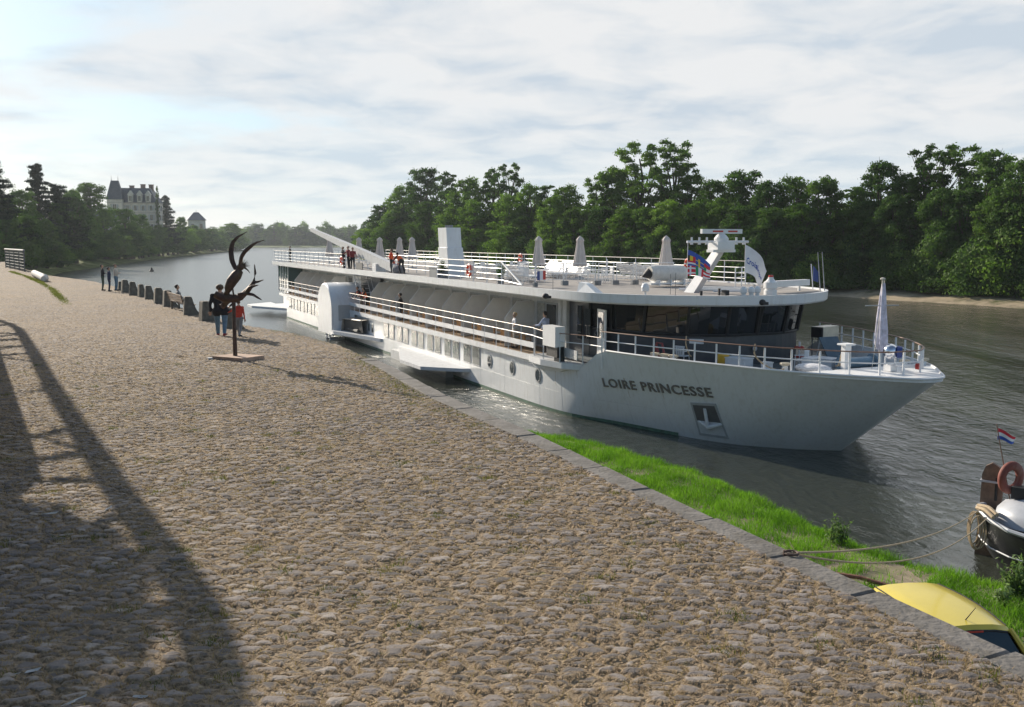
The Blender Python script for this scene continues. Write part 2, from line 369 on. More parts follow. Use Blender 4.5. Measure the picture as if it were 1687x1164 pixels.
def quay_pts(n, y0, y1, clump=0, spread=.1, pw=1.0):
    y = y0+(y1-y0)*rg.random(n)**pw; u = rg.random(n)
    xe = np.array([edge_x(q) for q in y])-0.45; xl = np.maximum(-0.56*y-2, xe-30); x = xe+(xl-xe)*u
    if clump:
        x = np.repeat(x, clump)+rg.normal(0, spread, n*clump); y = np.repeat(y, clump)+rg.normal(0, spread, n*clump)
    return np.stack([x, y, np.full(len(x), QZ+0.02)+0.05*np.sin(x*0.23+1)*np.sin(y*0.17)], 1)
P1 = quay_pts(9500, 5.5, 26, 11, .07, 1.35); n = len(P1)
tag(blades('dry_grass', P1+[0, 0, .012], rg.uniform(.02, .05, n), rg.uniform(.003, .007, n), 1.9, STRAW), 'straw coloured dry grass tufts between the cobblestones', 'grass', kind='stuff')
P2 = quay_pts(190, 5.5, 26, 70, .075, 1.2); n = len(P2)
ye = rg.uniform(12, 36, 260); ye = np.repeat(ye, 26)+rg.normal(0, .15, 260*26); xe = np.array([edge_x(q) for q in ye])-np.abs(rg.normal(0.1, .32, len(ye)))-np.where(ye < 27.3, .4, 0)
P3 = np.stack([xe, ye, np.full(len(ye), QZ+.02)], 1)
P2 = np.concatenate([P2, P3]); n = len(P2)
tag(blades('green_weeds', P2, rg.uniform(.025, .08, n), rg.uniform(.005, .011, n), 1.2, WEED, 2), 'low green weeds growing along the quay edge and in the cobbles', 'weeds', kind='stuff')
# green strip at the foot of the ramp in the distance
sy = np.concatenate([rg.uniform(50, 105, 2600), rg.uniform(78, 92, 400)]); sxx = np.interp(sy, [50.6, 66, 80, 91, 105], [-23.2, -31.2, -38.9, -45.5, -54])+rg.normal(0, .07, len(sy))
P4 = np.repeat(np.stack([sxx, sy, np.full(len(sy), QZ)], 1), 4, 0)+rg.normal(0, .1, (4*len(sy), 3))*[1, 1, 0]
n = len(P4); tag(blades('grass_strip', P4, rg.uniform(.05, .13, n), rg.uniform(.02, .035, n), .8, leafmat('strip_grass', (.12, .13, .04), (.2, .2, .07), (.3, .26, .12)), 3), 'thin strip of grass running along the foot of the ramp', 'grass', kind='stuff')

# ------------------------------------------------------------------ low bank with path and grass
OUT = [(-9, 44), (-3, 42.5), (1.38, 38.5), (3.5, 35), (5.3, 32.5), (6.7, 29.3), (7.8, 26.6), (8.9, 24.2), (9.7, 23.0), (10.75, 22.2), (11.8, 21.3), (14, 19), (20, 12), (34, -4)]
def resamp(P, n):
    P = np.array(P, float); d = np.r_[0, np.cumsum(np.linalg.norm(np.diff(P, axis=0), axis=1))]; q = np.linspace(0, d[-1], n)
    return np.stack([np.interp(q, d, P[:, k]) for k in range(P.shape[1])], 1)
OUTR = resamp(OUT, 90)
tan_ = np.gradient(OUTR, axis=0); tan_ /= np.linalg.norm(tan_, axis=1)[:, None]; nin = np.stack([tan_[:, 1], -tan_[:, 0]], 1)
if nin[40, 0] > 0: nin = -nin
OUTR = OUTR-nin*np.interp(OUTR[:, 1], [19, 24, 30, 36, 41], [.25, .6, 1.25, 1.5, .6])[:, None]
BOFF = [(-1.2, -.7), (-.15, -.05), (.2, .14), (.8, .27), (2.3, .33), (4.5, .24), (10, .18), (16, .15)]
def build_bank():
    m, t, b = newmat('bank_earth')
    tc = N(t, 'ShaderNodeTexCoord'); n1 = N(t, 'ShaderNodeTexNoise', Scale=1.2, Detail=7.0, Roughness=.7); n2 = N(t, 'ShaderNodeTexNoise', Scale=30.0, Detail=5.0)
    for q in (n1, n2): t.links.new(tc.outputs['Object'], q.inputs['Vector'])
    c = ramp(t, n1.outputs[0], [(.35, (.14, .15, .06)), (.5, (.27, .22, .15)), (.7, (.36, .3, .22))]); c = mixc(t, .6, c, ramp(t, n2.outputs[0], [(.3, (.7, .7, .7)), (.7, (1.25, 1.2, 1.15))]), 'MULTIPLY')
    t.links.new(c, b.inputs['Base Color']); b.inputs['Roughness'].default_value = .95
    bp = N(t, 'ShaderNodeBump', Strength=.5, Distance=.03); t.links.new(n2.outputs[0], bp.inputs['Height']); t.links.new(bp.outputs[0], b.inputs['Normal'])
    mb = MB(); mb.sheet([[(p[0]+q[0]*o, p[1]+q[1]*o, z+.03*math.sin(p[0]*2+o)) for o, z in BOFF] for p, q in zip(OUTR, nin)])
    tag(mb.build('river_bank_path', m, smooth=True), kind='structure')
build_bank()
def bank_pts(n, o0, o1, i0, i1, pw=1):
    k = rg.uniform(i0, i1, n); i = np.clip(k.astype(int), 0, 88); f = k-i
    P = OUTR[i]*(1-f[:, None])+OUTR[i+1]*f[:, None]; Q = nin[i]; o = o0+(o1-o0)*rg.random(n)**pw
    z = np.interp(o, [a for a, _ in BOFF], [b for _, b in BOFF])
    return np.stack([P[:, 0]+Q[:, 0]*o, P[:, 1]+Q[:, 1]*o, z-.02], 1), o
PG, og = bank_pts(84000, -.05, 3.3, 3, 60); n = len(PG)
keep = ~((np.abs(PG[:, 0]-9.0) < .55) & (np.abs(PG[:, 1]-22.3) < .8) & (rg.random(n) < .9)); PG = PG[keep]; n = len(PG)
hh = rg.uniform(.08, .25, n)*(1+.5*np.sin(PG[:, 0]*3+1)*np.sin(PG[:, 1]*2.3))
tag(blades('bank_grass', PG, hh, rg.uniform(.012, .022, n), .9, GREENG, 4), 'bright green grass on the low bank beside the water', 'grass', kind='stuff')
PG, og = bank_pts(30000, 2.2, 5.2, 40, 66); PG = PG[(PG[:, 0] > 9.9+.25*np.sin(PG[:, 1]*5)) & (rg.random(len(PG)) < .9)]; n = len(PG)
tag(blades('car_side_grass', PG, rg.uniform(.06, .17, n), rg.uniform(.012, .022, n), .9, GREENG, 14), 'bright green grass between the yellow car and the barge', 'grass', kind='stuff')
PG, og = bank_pts(2600, 2.2, 5, 3, 60, 2.2); n = len(PG)
tag(blades('sparse_grass', PG, rg.uniform(.03, .09, n), rg.uniform(.01, .015, n), 1.2, WEED, 6), 'sparse worn grass along the bank path', 'grass', kind='stuff')

# ------------------------------------------------------------------ water
def water_material():
    m, t, b = newmat('river_water'); b.inputs['IOR'].default_value = 1.33; b.inputs['Specular IOR Level'].default_value = 0.95; b.inputs['Roughness'].default_value = 0.09
    tc = N(t, 'ShaderNodeTexCoord')
    def_ = tc.outputs['Object']
    def noi(sc, scale, det, rot=R(-24), dist=0.0):
        mp = N(t, 'ShaderNodeMapping'); mp.inputs['Rotation'].default_value = (0, 0, rot); mp.inputs['Scale'].default_value = sc; t.links.new(def_, mp.inputs[0])
        n = N(t, 'ShaderNodeTexNoise', Scale=scale, Detail=det, Roughness=.6, Distortion=dist); t.links.new(mp.outputs[0], n.inputs['Vector']); return n.outputs[0]
    w1 = noi((1, .55, 1), 2.6, 5, R(20), .6); w2 = noi((1.0, .5, 1), .55, 4, R(-10), .4); w3 = noi((.05, .012, 1), 1.0, 5, R(24), .8)
    calm = ramp(t, w3, [(.36, (.25,)*3), (.6, (1.15,)*3)])
    h = math_(t, 'ADD', math_(t, 'MULTIPLY', w1, .085), math_(t, 'MULTIPLY', w2, .16)); h = math_(t, 'MULTIPLY', h, calm)
    sp_w = N(t, 'ShaderNodeSeparateXYZ'); t.links.new(tc.outputs['Object'], sp_w.inputs[0])      # the long reach upstream is smoother than the water off the quay
    side_ = math_(t, 'SUBTRACT', math_(t, 'MULTIPLY', sp_w.outputs[1], .005), math_(t, 'MULTIPLY', sp_w.outputs[0], .008))
    h = math_(t, 'MULTIPLY', h, ramp(t, side_, [(.15, (1, 1, 1)), (.5, (.55,)*3), (.95, (.3,)*3)])); t.links.new(ramp(t, side_, [(.2, (.08,)*3), (.9, (.24,)*3)]), b.inputs['Roughness'])
    bp = N(t, 'ShaderNodeBump', Strength=1.0, Distance=1.0); t.links.new(h, bp.inputs['Height']); t.links.new(bp.outputs[0], b.inputs['Normal'])
    c = ramp(t, w3, [(.35, (.032, .036, .028)), (.65, (.052, .060, .054))]); t.links.new(c, b.inputs['Base Color'])
    return m
mb = MB(); mb.add([(-4000, -300, 0), (4000, -300, 0), (4000, 6000, 0), (-4000, 6000, 0)], [(0, 1, 2, 3)])
tag(mb.build('river_water', water_material()), kind='structure')

# ------------------------------------------------------------------ far terrain
def land_material(name, a, b_, c_, sc=.15):
    m, t, b = newmat(name); tc = N(t, 'ShaderNodeTexCoord'); n1 = N(t, 'ShaderNodeTexNoise', Scale=sc, Detail=9.0, Roughness=.7); t.links.new(tc.outputs['Object'], n1.inputs['Vector'])
    t.links.new(ramp(t, n1.outputs[0], [(.36, a), (.5, b_), (.66, c_)]), b.inputs['Base Color']); b.inputs['Roughness'].default_value = 1; b.inputs['Specular IOR Level'].default_value = .1
    bp = N(t, 'ShaderNodeBump', Strength=.6, Distance=.5); t.links.new(n1.outputs[0], bp.inputs['Height']); t.links.new(bp.outputs[0], b.inputs['Normal']); return m
LB = [(-66, 112), (-80, 165), (-112, 238), (-143, 375), (-171, 505), (-205, 690), (-222, 780), (-330, 1100), (-420, 1500)]
LBR = resamp(LB, 60); tl = np.gradient(LBR, axis=0); tl /= np.linalg.norm(tl, axis=1)[:, None]; nl = np.stack([-tl[:, 1], tl[:, 0]], 1)
def lb_at(y):
    k = int(np.argmin(np.abs(LBR[:, 1]-y))); return LBR[k], nl[k]
LOFF = [(-6, -1), (0, -.05), (3, .5), (9, 2.2), (20, 5.0), (34, 6.6), (60, 10), (110, 15), (400, 22)]
def lz(o, y):
    z = float(np.interp(o, [a for a, _ in LOFF], [b for _, b in LOFF]))
    return z*(0.8 if y < 200 else 1.0)
mb = MB(); rl = random.Random(2)
mb.sheet([[(p[0]+q[0]*o+(rl.uniform(-2, 2) if o > 0 else 0), p[1]+q[1]*o, lz(o, p[1])+(rl.uniform(-.3, .5) if o > 0 else 0)) for o, z in LOFF] for p, q in zip(LBR, nl)])
tag(mb.build('left_river_bank', land_material('bank_turf', (.05, .07, .025), (.10, .13, .04), (.20, .2, .09)), smooth=True), kind='structure')
RB = [(120, 60), (80, 96), (61, 116), (49.5, 139), (39, 152), (26, 166), (7, 200), (-15, 250), (-45, 322), (-66, 400), (-60, 520)]
RBR = resamp(RB, 90); tr_ = np.gradient(RBR, axis=0); tr_ /= np.linalg.norm(tr_, axis=1)[:, None]; nr_ = np.stack([tr_[:, 1], -tr_[:, 0]], 1)
mb = MB(); mb.sheet([[(p[0]+q[0]*(o+(.8*math.sin(p[1]*.9)+.5*math.sin(p[1]*2.3) if 0 <= o < 5 else 0)), p[1]+q[1]*o, z+(.15*math.sin(p[1]*1.7+o) if o > 1 else 0)) for o, z in [(-5, -1), (0, -.02), (2.2, .3), (7, .85), (14, 1.8), (80, 2.4), (300, 3)]] for p, q in zip(RBR, nr_)])
tag(mb.build('sandy_island_shore', land_material('shore_sand', (.10, .11, .05), (.33, .27, .19), (.45, .37, .26), .25), smooth=True), kind='structure')
mb = MB(); mb.sheet([[(-700, y, -.5 if y < 1150 else z), (-250, y-60, -.5 if y < 1150 else z), (60, y+40, -.5 if y < 1150 else z), (700, y, -.5 if y < 1150 else z)] for y, z in [(1140, 0), (1175, 1.5), (1600, 6), (4000, 20)]])
tag(mb.build('far_bank', land_material('far_bank_turf', (.05, .07, .03), (.09, .12, .05), (.14, .17, .08), .02), smooth=True), kind='structure')

# ------------------------------------------------------------------ trees
BARK = mat('bark', (.085, .07, .052), .95, var=.3, scale=4, bump=.8, bscale=10)
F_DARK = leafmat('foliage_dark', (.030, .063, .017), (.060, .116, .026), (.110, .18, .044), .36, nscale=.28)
F_MID = leafmat('foliage_mid', (.046, .088, .020), (.085, .152, .030), (.14, .215, .05), .42, nscale=.28)
F_LIGHT = leafmat('foliage_light', (.078, .132, .026), (.13, .215, .04), (.195, .28, .062), .45, nscale=.28)
F_CEDAR = leafmat('foliage_cedar', (.012, .024, .014), (.02, .038, .02), (.035, .055, .028), .12, nscale=.3)
def leaf_cards(C, Nn, size, r, asp=.62):
    n = len(C); Nn = Nn+r.normal(0, .55, (n, 3)); Nn /= np.linalg.norm(Nn, axis=1)[:, None]+1e-9
    t = np.cross(Nn, r.normal(0, 1, (n, 3))); t /= np.linalg.norm(t, axis=1)[:, None]+1e-9; w = np.cross(Nn, t)
    a = size*r.uniform(.55, 1.35, n); a = a[:, None]; b = a*asp
    V = np.stack([C-t*a*.5, C+w*b*.5-t*a*.05, C+t*a*.5, C-w*b*.5+t*a*.08], 1).reshape(-1, 3)
    return V, np.arange(n*4).reshape(-1, 4)
def make_tree(name, H, Wd, n, leaf, seed, fmat, kind='broad', base=.12):
    """prototype: (trunk mesh, crown mesh) in local coords, root at origin"""
    r = np.random.default_rng(seed); lob = []; mb = MB()
    if kind in ('broad', 'airy', 'poplar', 'bush'):
        nl_ = {'broad': 60, 'airy': 52, 'poplar': 46, 'bush': 18}[kind]
        for i in range(nl_):
            h = base+(1-base)*(i+.5)/nl_*.93
            env = math.sin(math.pi*min(1, max(0.02, (h-base*.6)/(1.0-base*.6)))**.75)**.62
            if kind == 'poplar': env = .75*math.sin(math.pi*min(1, h*.93+.04))**.5
            if kind == 'airy': env = math.sin(math.pi*min(1, (h*.95))**1.4)**.7
            if kind == 'bush': env = math.sqrt(max(.05, 1-(h*.95)**2))
            a = i*2.39996+r.uniform(-.5, .5); rad = env*Wd/2*r.uniform(.25, .86)
            s = Wd*r.uniform(.09, .19)*(.75 if kind == 'airy' else 1)*(1.5 if kind == 'bush' else 1)
            s *= (1.1-.45*h)
            lob.append((rad*math.cos(a), rad*math.sin(a), h*H*.95, s, s*r.uniform(.6, .95)))
    else:   # cedar / conifer tiers
        for i in range(46):
            h = .18+.8*i/46; w = max(.08, (1-h))**(.65)*Wd/2*r.uniform(.4, 1.15); a = i*2.39996
            for q in (.35, .7, 1.0):
                lob.append((w*q*math.cos(a), w*q*math.sin(a), h*H+.03*H*q*(1-h), Wd*.1*(1.25-q*.5)*(1.15-h*.6), Wd*.045))
    wts = np.array([l[3]**1.7 for l in lob]); wts /= wts.sum(); cnt = np.maximum(20, (wts*n).astype(int))
    Cs, Ns = [], []
    for (x, y, z, s, sz), k in zip(lob, cnt):
        d = r.normal(0, 1, (k, 3)); d /= np.linalg.norm(d, axis=1)[:, None]; d[:, 2] = np.where(r.random(k) < .3, d[:, 2], np.abs(d[:, 2])*.9-.15)
        rad = r.random(k)**.36*(1+.34*r.normal(0, 1, k)*.5)
        Cs.append(np.array([x, y, z])+d*rad[:, None]*np.array([s, s, sz])*1.08); Ns.append(d*np.array([1, 1, 1.3]))
    C = np.concatenate(Cs); NN = np.concatenate(Ns); C[:, 2] = np.maximum(C[:, 2], .15)
    V, F = leaf_cards(C, NN, leaf, r, .62 if kind != 'cedar' else .3)
    crown = raw_mesh('crown', V, F, fmat)
    # trunk with limbs to the lobes
    R0 = H*.017+.06; top = .8 if kind != 'cedar' else .97
    bend = [(r.uniform(-.006, .006)*H*i, r.uniform(-.006, .006)*H*i, H*top*i/6) for i in range(7)]
    mb.tube(bend, [R0*(1.25-.17*i) if i else R0*1.5 for i in range(7)], 9)
    for j in r.permutation(len(lob))[:(16 if kind != 'cedar' else 0)]:
        x, y, z, s, _ = lob[j]; f = min(.95, max(.15, z/H*.62)); k = f*6/top; i = min(5, int(k)); u = k-i
        p0 = tuple(bend[i][q]*(1-u)+bend[i+1][q]*u for q in range(3))
        mid = ((p0[0]+x)/2*1.05, (p0[1]+y)/2*1.05, (p0[2]*.45+z*.55)-.02*H)
        mb.tube([p0, mid, (x, y, z+s*.3)], [R0*.5, R0*.28, R0*.08], 6)
        for _k in range(2):
            mb.tube([mid, (x+r.uniform(-s, s), y+r.uniform(-s, s), z+r.uniform(.2, 1)*s)], [R0*.2, R0*.05], 5)
    tm = bpy.data.meshes.new('trunk'); tm.from_pydata(mb.v, [], mb.f); tm.materials.append(BARK); tm.update()
    return tm, crown
def plant(proto, name, label, cat, loc, rz, s, group=None):
    t = thing(name, label, cat, loc, rz, group); t.scale = s if isinstance(s, tuple) else (s, s, s)
    for nm, me in (('trunk', proto[0]), ('crown', proto[1])):
        o = bpy.data.objects.new(nm, me); COL.objects.link(o); o.parent = t
    return t
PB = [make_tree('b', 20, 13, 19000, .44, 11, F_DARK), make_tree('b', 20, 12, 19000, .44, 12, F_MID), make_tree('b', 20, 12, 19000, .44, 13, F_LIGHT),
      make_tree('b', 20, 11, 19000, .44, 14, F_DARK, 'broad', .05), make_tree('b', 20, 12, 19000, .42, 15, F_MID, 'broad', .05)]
PA = [make_tree('a', 24, 13, 13000, .42, 21, F_MID, 'airy', .3), make_tree('a', 24, 13, 13000, .42, 22, F_DARK, 'airy', .35)]
PP = [make_tree('p', 24, 9, 15000, .42, 31, F_MID, 'poplar', .05), make_tree('p', 24, 8, 15000, .42, 32, F_DARK, 'poplar', .05)]
PU = [make_tree('u', 6, 8, 8000, .33, 41, F_LIGHT, 'bush', .02), make_tree('u', 6, 8, 8000, .33, 42, F_DARK, 'bush', .02), make_tree('u', 6, 7, 8000, .33, 43, F_MID, 'bush', .02)]
PC = [make_tree('c', 22, 18, 22000, .6, 51, F_CEDAR, 'cedar'), make_tree('c', 22, 14, 20000, .6, 52, F_CEDAR, 'cedar')]
def bankD(x): return float(np.interp(x, [560, 590, 620, 750, 900, 1000, 1100, 1250, 1400, 1550, 1687, 1850], [390, 350, 320, 250, 200, 182, 166, 152, 141, 125, 116, 102]))
rt = random.Random(77)
ISL = 'trees of the wooded island across the river'
def tree_at(px, top, dback, proto, H0, W0, wpx, name, label, cat='tree', group=ISL, gz=1.5):
    D = bankD(px)+dback; ztop = atD(px, top, D).z; loc = atD(px, 400, D); h = ztop-gz
    w = wpx*D/FPX
    return plant(proto, name, label, cat, (loc.x, loc.y, gz), rt.uniform(0, 6.28), (w/W0, w/W0, h/H0), group)
# silhouette trees: pixel x, top y, width px, set back, kind
sil = [(606, 372, 46, 60, 'B', 2), (632, 330, 60, 8, 'B', 0), (662, 297, 70, 14, 'B', 2), (700, 264, 76, 26, 'B', 0), (737, 268, 60, 20, 'P', 1), (772, 282, 84, 14, 'B', 2), (812, 262, 54, 24, 'P', 1), (838, 255, 64, 22, 'A', 1), (872, 292, 66, 12, 'B', 2), (905, 290, 60, 20, 'P', 0),
       (934, 294, 76, 12, 'B', 2), (985, 278, 64, 14, 'A', 0), (1012, 262, 90, 18, 'B', 1), (1055, 216, 108, 22, 'A', 0), (1105, 214, 104, 22, 'A', 0), (1135, 248, 70, 24, 'P', 0), (1172, 284, 84, 14, 'B', 0), (1222, 265, 96, 14, 'B', 3), (1265, 284, 70, 10, 'B', 0),
       (1305, 275, 96, 14, 'B', 4), (1358, 278, 90, 12, 'B', 1), (1402, 292, 80, 14, 'P', 1), (1446, 250, 100, 10, 'B', 0), (1490, 268, 80, 12, 'B', 4), (1527, 222, 108, 14, 'A', 1), (1578, 220, 112, 16, 'A', 0), (1628, 229, 104, 12, 'B', 3), (1680, 244, 110, 6, 'B', 0), (1735, 236, 120, 10, 'B', 3), (1800, 228, 130, 10, 'B', 1)]
kindword = {'B': 'broad leafy tree', 'A': 'tall airy tree', 'P': 'narrow upright tree'}
for i, (px, top, wp, db, k, j) in enumerate(sil):
    db += 6 if px > 1360 else 0
    pr = {'B': PB, 'A': PA, 'P': PP}[k][j]; W0 = {'B': [13, 12, 12, 11, 12], 'A': [13, 13], 'P': [9, 8]}[k][j]; H0 = {'B': 20, 'A': 24, 'P': 24}[k]
    tree_at(px, top, db, pr, H0*.99, W0, wp*1.18, {'B': 'broadleaf_tree', 'A': 'airy_tree', 'P': 'poplar_tree'}[k], '%s on the island, number %d along its skyline' % (kindword[k], i+1))
# middle row fills the wall of leaves
fill = 'crown filling the island wood behind the front bushes'
for i, px in enumerate(range(628, 1800, 40)):
    x = px+rt.uniform(-10, 10); top = float(np.interp(x, [620, 700, 900, 1100, 1300, 1500, 1700, 1850], [360, 318, 325, 318, 322, 312, 300, 300]))+rt.uniform(-16, 16)
    j = rt.choice([0, 1, 2, 2, 4, 2]) if x < 1150 else rt.choice([0, 0, 3, 4, 1])
    tree_at(x, top, rt.uniform(5, 8)+(7 if x > 1360 else 0), PB[j], 20, 12, rt.uniform(74, 96), 'broadleaf_tree', 'rounded leafy tree low in the island wood, below the skyline', group='lower trees of the island wood')
for i, px in enumerate(range(618, 1820, 26)):
    x = px+rt.uniform(-8, 8); j = rt.choice([0, 1, 2, 1]) if x < 1200 else rt.choice([1, 1, 2, 0])
    D = bankD(x)+rt.uniform(2.5, 6)+(6.5 if x > 1360 else 0); h = rt.uniform(5, 9.5)
    loc = atD(x, 400, D); w = rt.uniform(7, 10.5)
    plant(PU[j], 'bush', 'low bush at the foot of the island trees, over the shore', 'bush', (loc.x, loc.y, .9), rt.uniform(0, 6), (w/8, w/8, h/6), 'bushes along the island shore')
# dark depth of the wood behind (trees one cannot tell apart)
mb = MB()
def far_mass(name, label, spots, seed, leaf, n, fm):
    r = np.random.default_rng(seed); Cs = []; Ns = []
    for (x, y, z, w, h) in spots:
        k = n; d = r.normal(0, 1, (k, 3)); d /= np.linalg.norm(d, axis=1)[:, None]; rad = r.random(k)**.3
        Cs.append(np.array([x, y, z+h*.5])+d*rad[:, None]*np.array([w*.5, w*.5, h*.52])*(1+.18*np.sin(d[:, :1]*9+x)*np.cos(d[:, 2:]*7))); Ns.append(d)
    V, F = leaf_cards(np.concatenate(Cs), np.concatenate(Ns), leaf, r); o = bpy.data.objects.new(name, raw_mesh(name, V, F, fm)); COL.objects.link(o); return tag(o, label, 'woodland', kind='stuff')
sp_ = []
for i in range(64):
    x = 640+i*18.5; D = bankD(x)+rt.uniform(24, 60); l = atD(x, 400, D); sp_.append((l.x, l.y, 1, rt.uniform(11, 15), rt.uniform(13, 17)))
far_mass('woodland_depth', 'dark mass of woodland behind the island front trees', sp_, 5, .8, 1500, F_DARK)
# far bank trees, each its own tree
for i in range(46):
    x = 352+i*5.6+rt.uniform(-2, 2); top = 372+5*math.sin(i*.9)+rt.uniform(-5, 4)+(8 if x > 585 else 0)
    D = rt.uniform(1150, 1230); l = atD(x, 400, D); h = atD(x, top, D).z-1; w = rt.uniform(17, 26)
    plant(PU[i % 3] if i % 2 else PP[i % 2], 'distant_tree', 'hazy distant tree on the far bank where the river bends', 'tree', (l.x, l.y, 1), rt.uniform(0, 6), (w/8, w/8, h/(6 if i % 2 else 24)), 'distant trees at the river bend')
for i, (x, top, w, D) in enumerate([(604, 361, 30, 560), (594, 374, 24, 575), (616, 352, 36, 520), (583, 386, 14, 590)]):
    l = atD(x, 400, D); plant(PB[i % 3], 'island_tip_tree', ['tree on the hazy tip of the island beside the river bend', 'smaller tree at the far end of the island tip', 'taller tree joining the island tip to the wood', 'lowest tree at the very end of the island tip'][i], 'tree', (l.x, l.y, .3), i, (w*D/FPX/12, w*D/FPX/12, (atD(x, top, D).z)/20), 'trees on the island tip')
mb = MB(); l = atD(600, 400, 560); mb.ell((l.x+3, l.y+40, -.6), (26, 130, 1.6)); tag(mb.build('island_tip', land_material('tip_turf', (.06, .07, .03), (.1, .12, .05), (.2, .18, .1))), kind='structure')
# left bank
LG = 'trees around the mansion on the left bank'
def left_tree(px, top, D, proto, H0, W0, wpx, name, label, gz=None, cat='tree', group=LG):
    D = max(D, float(np.interp(px, [-60, 0, 90, 230, 300, 390, 420], [150, 175, 238, 375, 505, 772, 900]))+(9 if H0 < 10 else 22)); loc = atD(px, 400, D); p, q = lb_at(D); off = (Vector((loc.x, loc.y))-Vector((p[0], p[1]))).dot(Vector((q[0], q[1])))
    z = lz(max(1, off), D) if gz is None else gz; h = atD(px, top, D).z-z
    w = wpx*D/FPX; return plant(proto, name, label, cat, (loc.x, loc.y, z-.2), rt.uniform(0, 6.28), (w/W0, w/W0, h/H0), group)
L = left_tree
L(-8, 252, 215, PC[0], 22, 18, 150, 'cedar_tree', 'dark cedar cut off by the left edge of the picture')
L(66, 266, 262, PC[1], 22, 14, 96, 'cedar_tree', 'tall pointed cedar rising above the dark trees on the left')
L(40, 300, 250, PB[0], 20, 13, 70, 'broadleaf_tree', 'dark rounded tree just left of the tall pointed cedar')
L(98, 300, 268, PC[0], 22, 18, 110, 'cedar_tree', 'spreading cedar between the pointed cedar and the rounded dark tree')
L(150, 288, 360, PB[4], 20, 12, 92, 'broadleaf_tree', 'large rounded tree behind, left of the mansion')
L(120, 302, 350, PB[1], 20, 12, 60, 'broadleaf_tree', 'smaller round tree left of the large one behind')
L(122, 308, 235, PB[0], 20, 13, 84, 'broadleaf_tree', 'very dark rounded tree in front of the cedars')
L(96, 322, 238, PB[3], 20, 11, 60, 'broadleaf_tree', 'dark tree beside the very dark rounded one')
L(10, 310, 225, PB[0], 20, 13, 86, 'broadleaf_tree', 'dense tree under the cedar at the left edge')
L(48, 345, 228, PB[1], 20, 12, 64, 'broadleaf_tree', 'mid green tree above the garden wall')
L(76, 350, 230, PB[4], 20, 12, 50, 'broadleaf_tree', 'small green tree over the end of the garden wall')
L(20, 352, 222, PU[2], 6, 7, 70, 'bush', 'wide bush above the garden wall', cat='bush')
L(172, 336, 330, PB[2], 20, 12, 52, 'broadleaf_tree', 'pale green tree below the mansion terrace')
L(150, 352, 320, PB[1], 20, 12, 46, 'broadleaf_tree', 'round tree under the terrace roof')
L(207, 335, 335, PB[0], 20, 13, 60, 'broadleaf_tree', 'dark tree standing in front of the mansion')
L(232, 345, 340, PB[0], 20, 13, 44, 'broadleaf_tree', 'dark tree hiding the mansion ground floor')
L(216, 362, 325, PB[2], 20, 12, 44, 'broadleaf_tree', 'bright rounded tree below the mansion')
L(262, 364, 330, PB[2], 20, 12, 36, 'willow_tree', 'pale narrow tree by the water below the mansion')
L(186, 372, 318, PB[4], 20, 12, 44, 'broadleaf_tree', 'low tree left of the bright rounded one')
L(276, 320, 440, PC[0], 22, 18, 62, 'cedar_tree', 'cedar just right of the mansion')
L(262, 298, 455, PP[1], 24, 8, 9, 'cypress_tree', 'thin round topped tree behind the mansion corner', gz=15)
L(300, 350, 440, PB[4], 20, 12, 34, 'broadleaf_tree', 'tree between the mansion and the small pavilion')
L(285, 372, 400, PB[0], 20, 13, 46, 'broadleaf_tree', 'dark tree on the bank right of the mansion')
L(318, 366, 470, PB[3], 20, 11, 44, 'broadleaf_tree', 'dark tree under the small pavilion')
L(350, 372, 540, PB[1], 20, 12, 36, 'broadleaf_tree', 'tree right of the small pavilion')
L(384, 363, 640, PB[2], 20, 12, 50, 'broadleaf_tree', 'rounded tree at the end of the left bank')
L(366, 378, 600, PB[0], 20, 13, 36, 'broadleaf_tree', 'dark tree before the end of the left bank')
L(395, 382, 700, PB[4], 20, 12, 24, 'broadleaf_tree', 'last small tree of the left bank point')
for i, (x, t, D) in enumerate([(60, 398, 236), (95, 402, 244), (128, 396, 262), (160, 396, 285), (200, 392, 310), (238, 392, 330), (268, 394, 350), (298, 390, 385), (325, 388, 430), (350, 390, 480), (375, 396, 560), (180, 384, 305), (250, 380, 345), (310, 380, 410), (338, 378, 455), (222, 384, 322)]):
    L(x, t-4, D, PU[(i*2+1) % 3], 6, 7, 46-i*.6, 'bush', 'dark bush on the slope of the left bank above the water', cat='bush', group='bushes on the left bank slope', gz=3.0 if i < 11 else 6)

for i, x in enumerate(range(196, 402, 8)):
    tp = float(np.interp(x, [196, 240, 300, 340, 400], [372, 372, 376, 380, 386]))+rt.uniform(-7, 5)
    L(x, tp, 0, PB[rt.choice([0, 3, 1, 4, 0])], 20, 12, rt.uniform(26, 40), 'broadleaf_tree', 'bushy tree of the dense row along the left bank waterline', group='waterline trees of the left bank')
for i, x in enumerate(range(-10, 200, 17)):
    L(x, float(np.interp(x, [0, 100, 200], [352, 362, 376]))+rt.uniform(-6, 6), 0, PB[rt.choice([0, 3, 1])], 20, 12, rt.uniform(40, 56), 'broadleaf_tree', 'dense dark tree of the belt above the grassy slope at the left', group='belt of trees above the left slope')
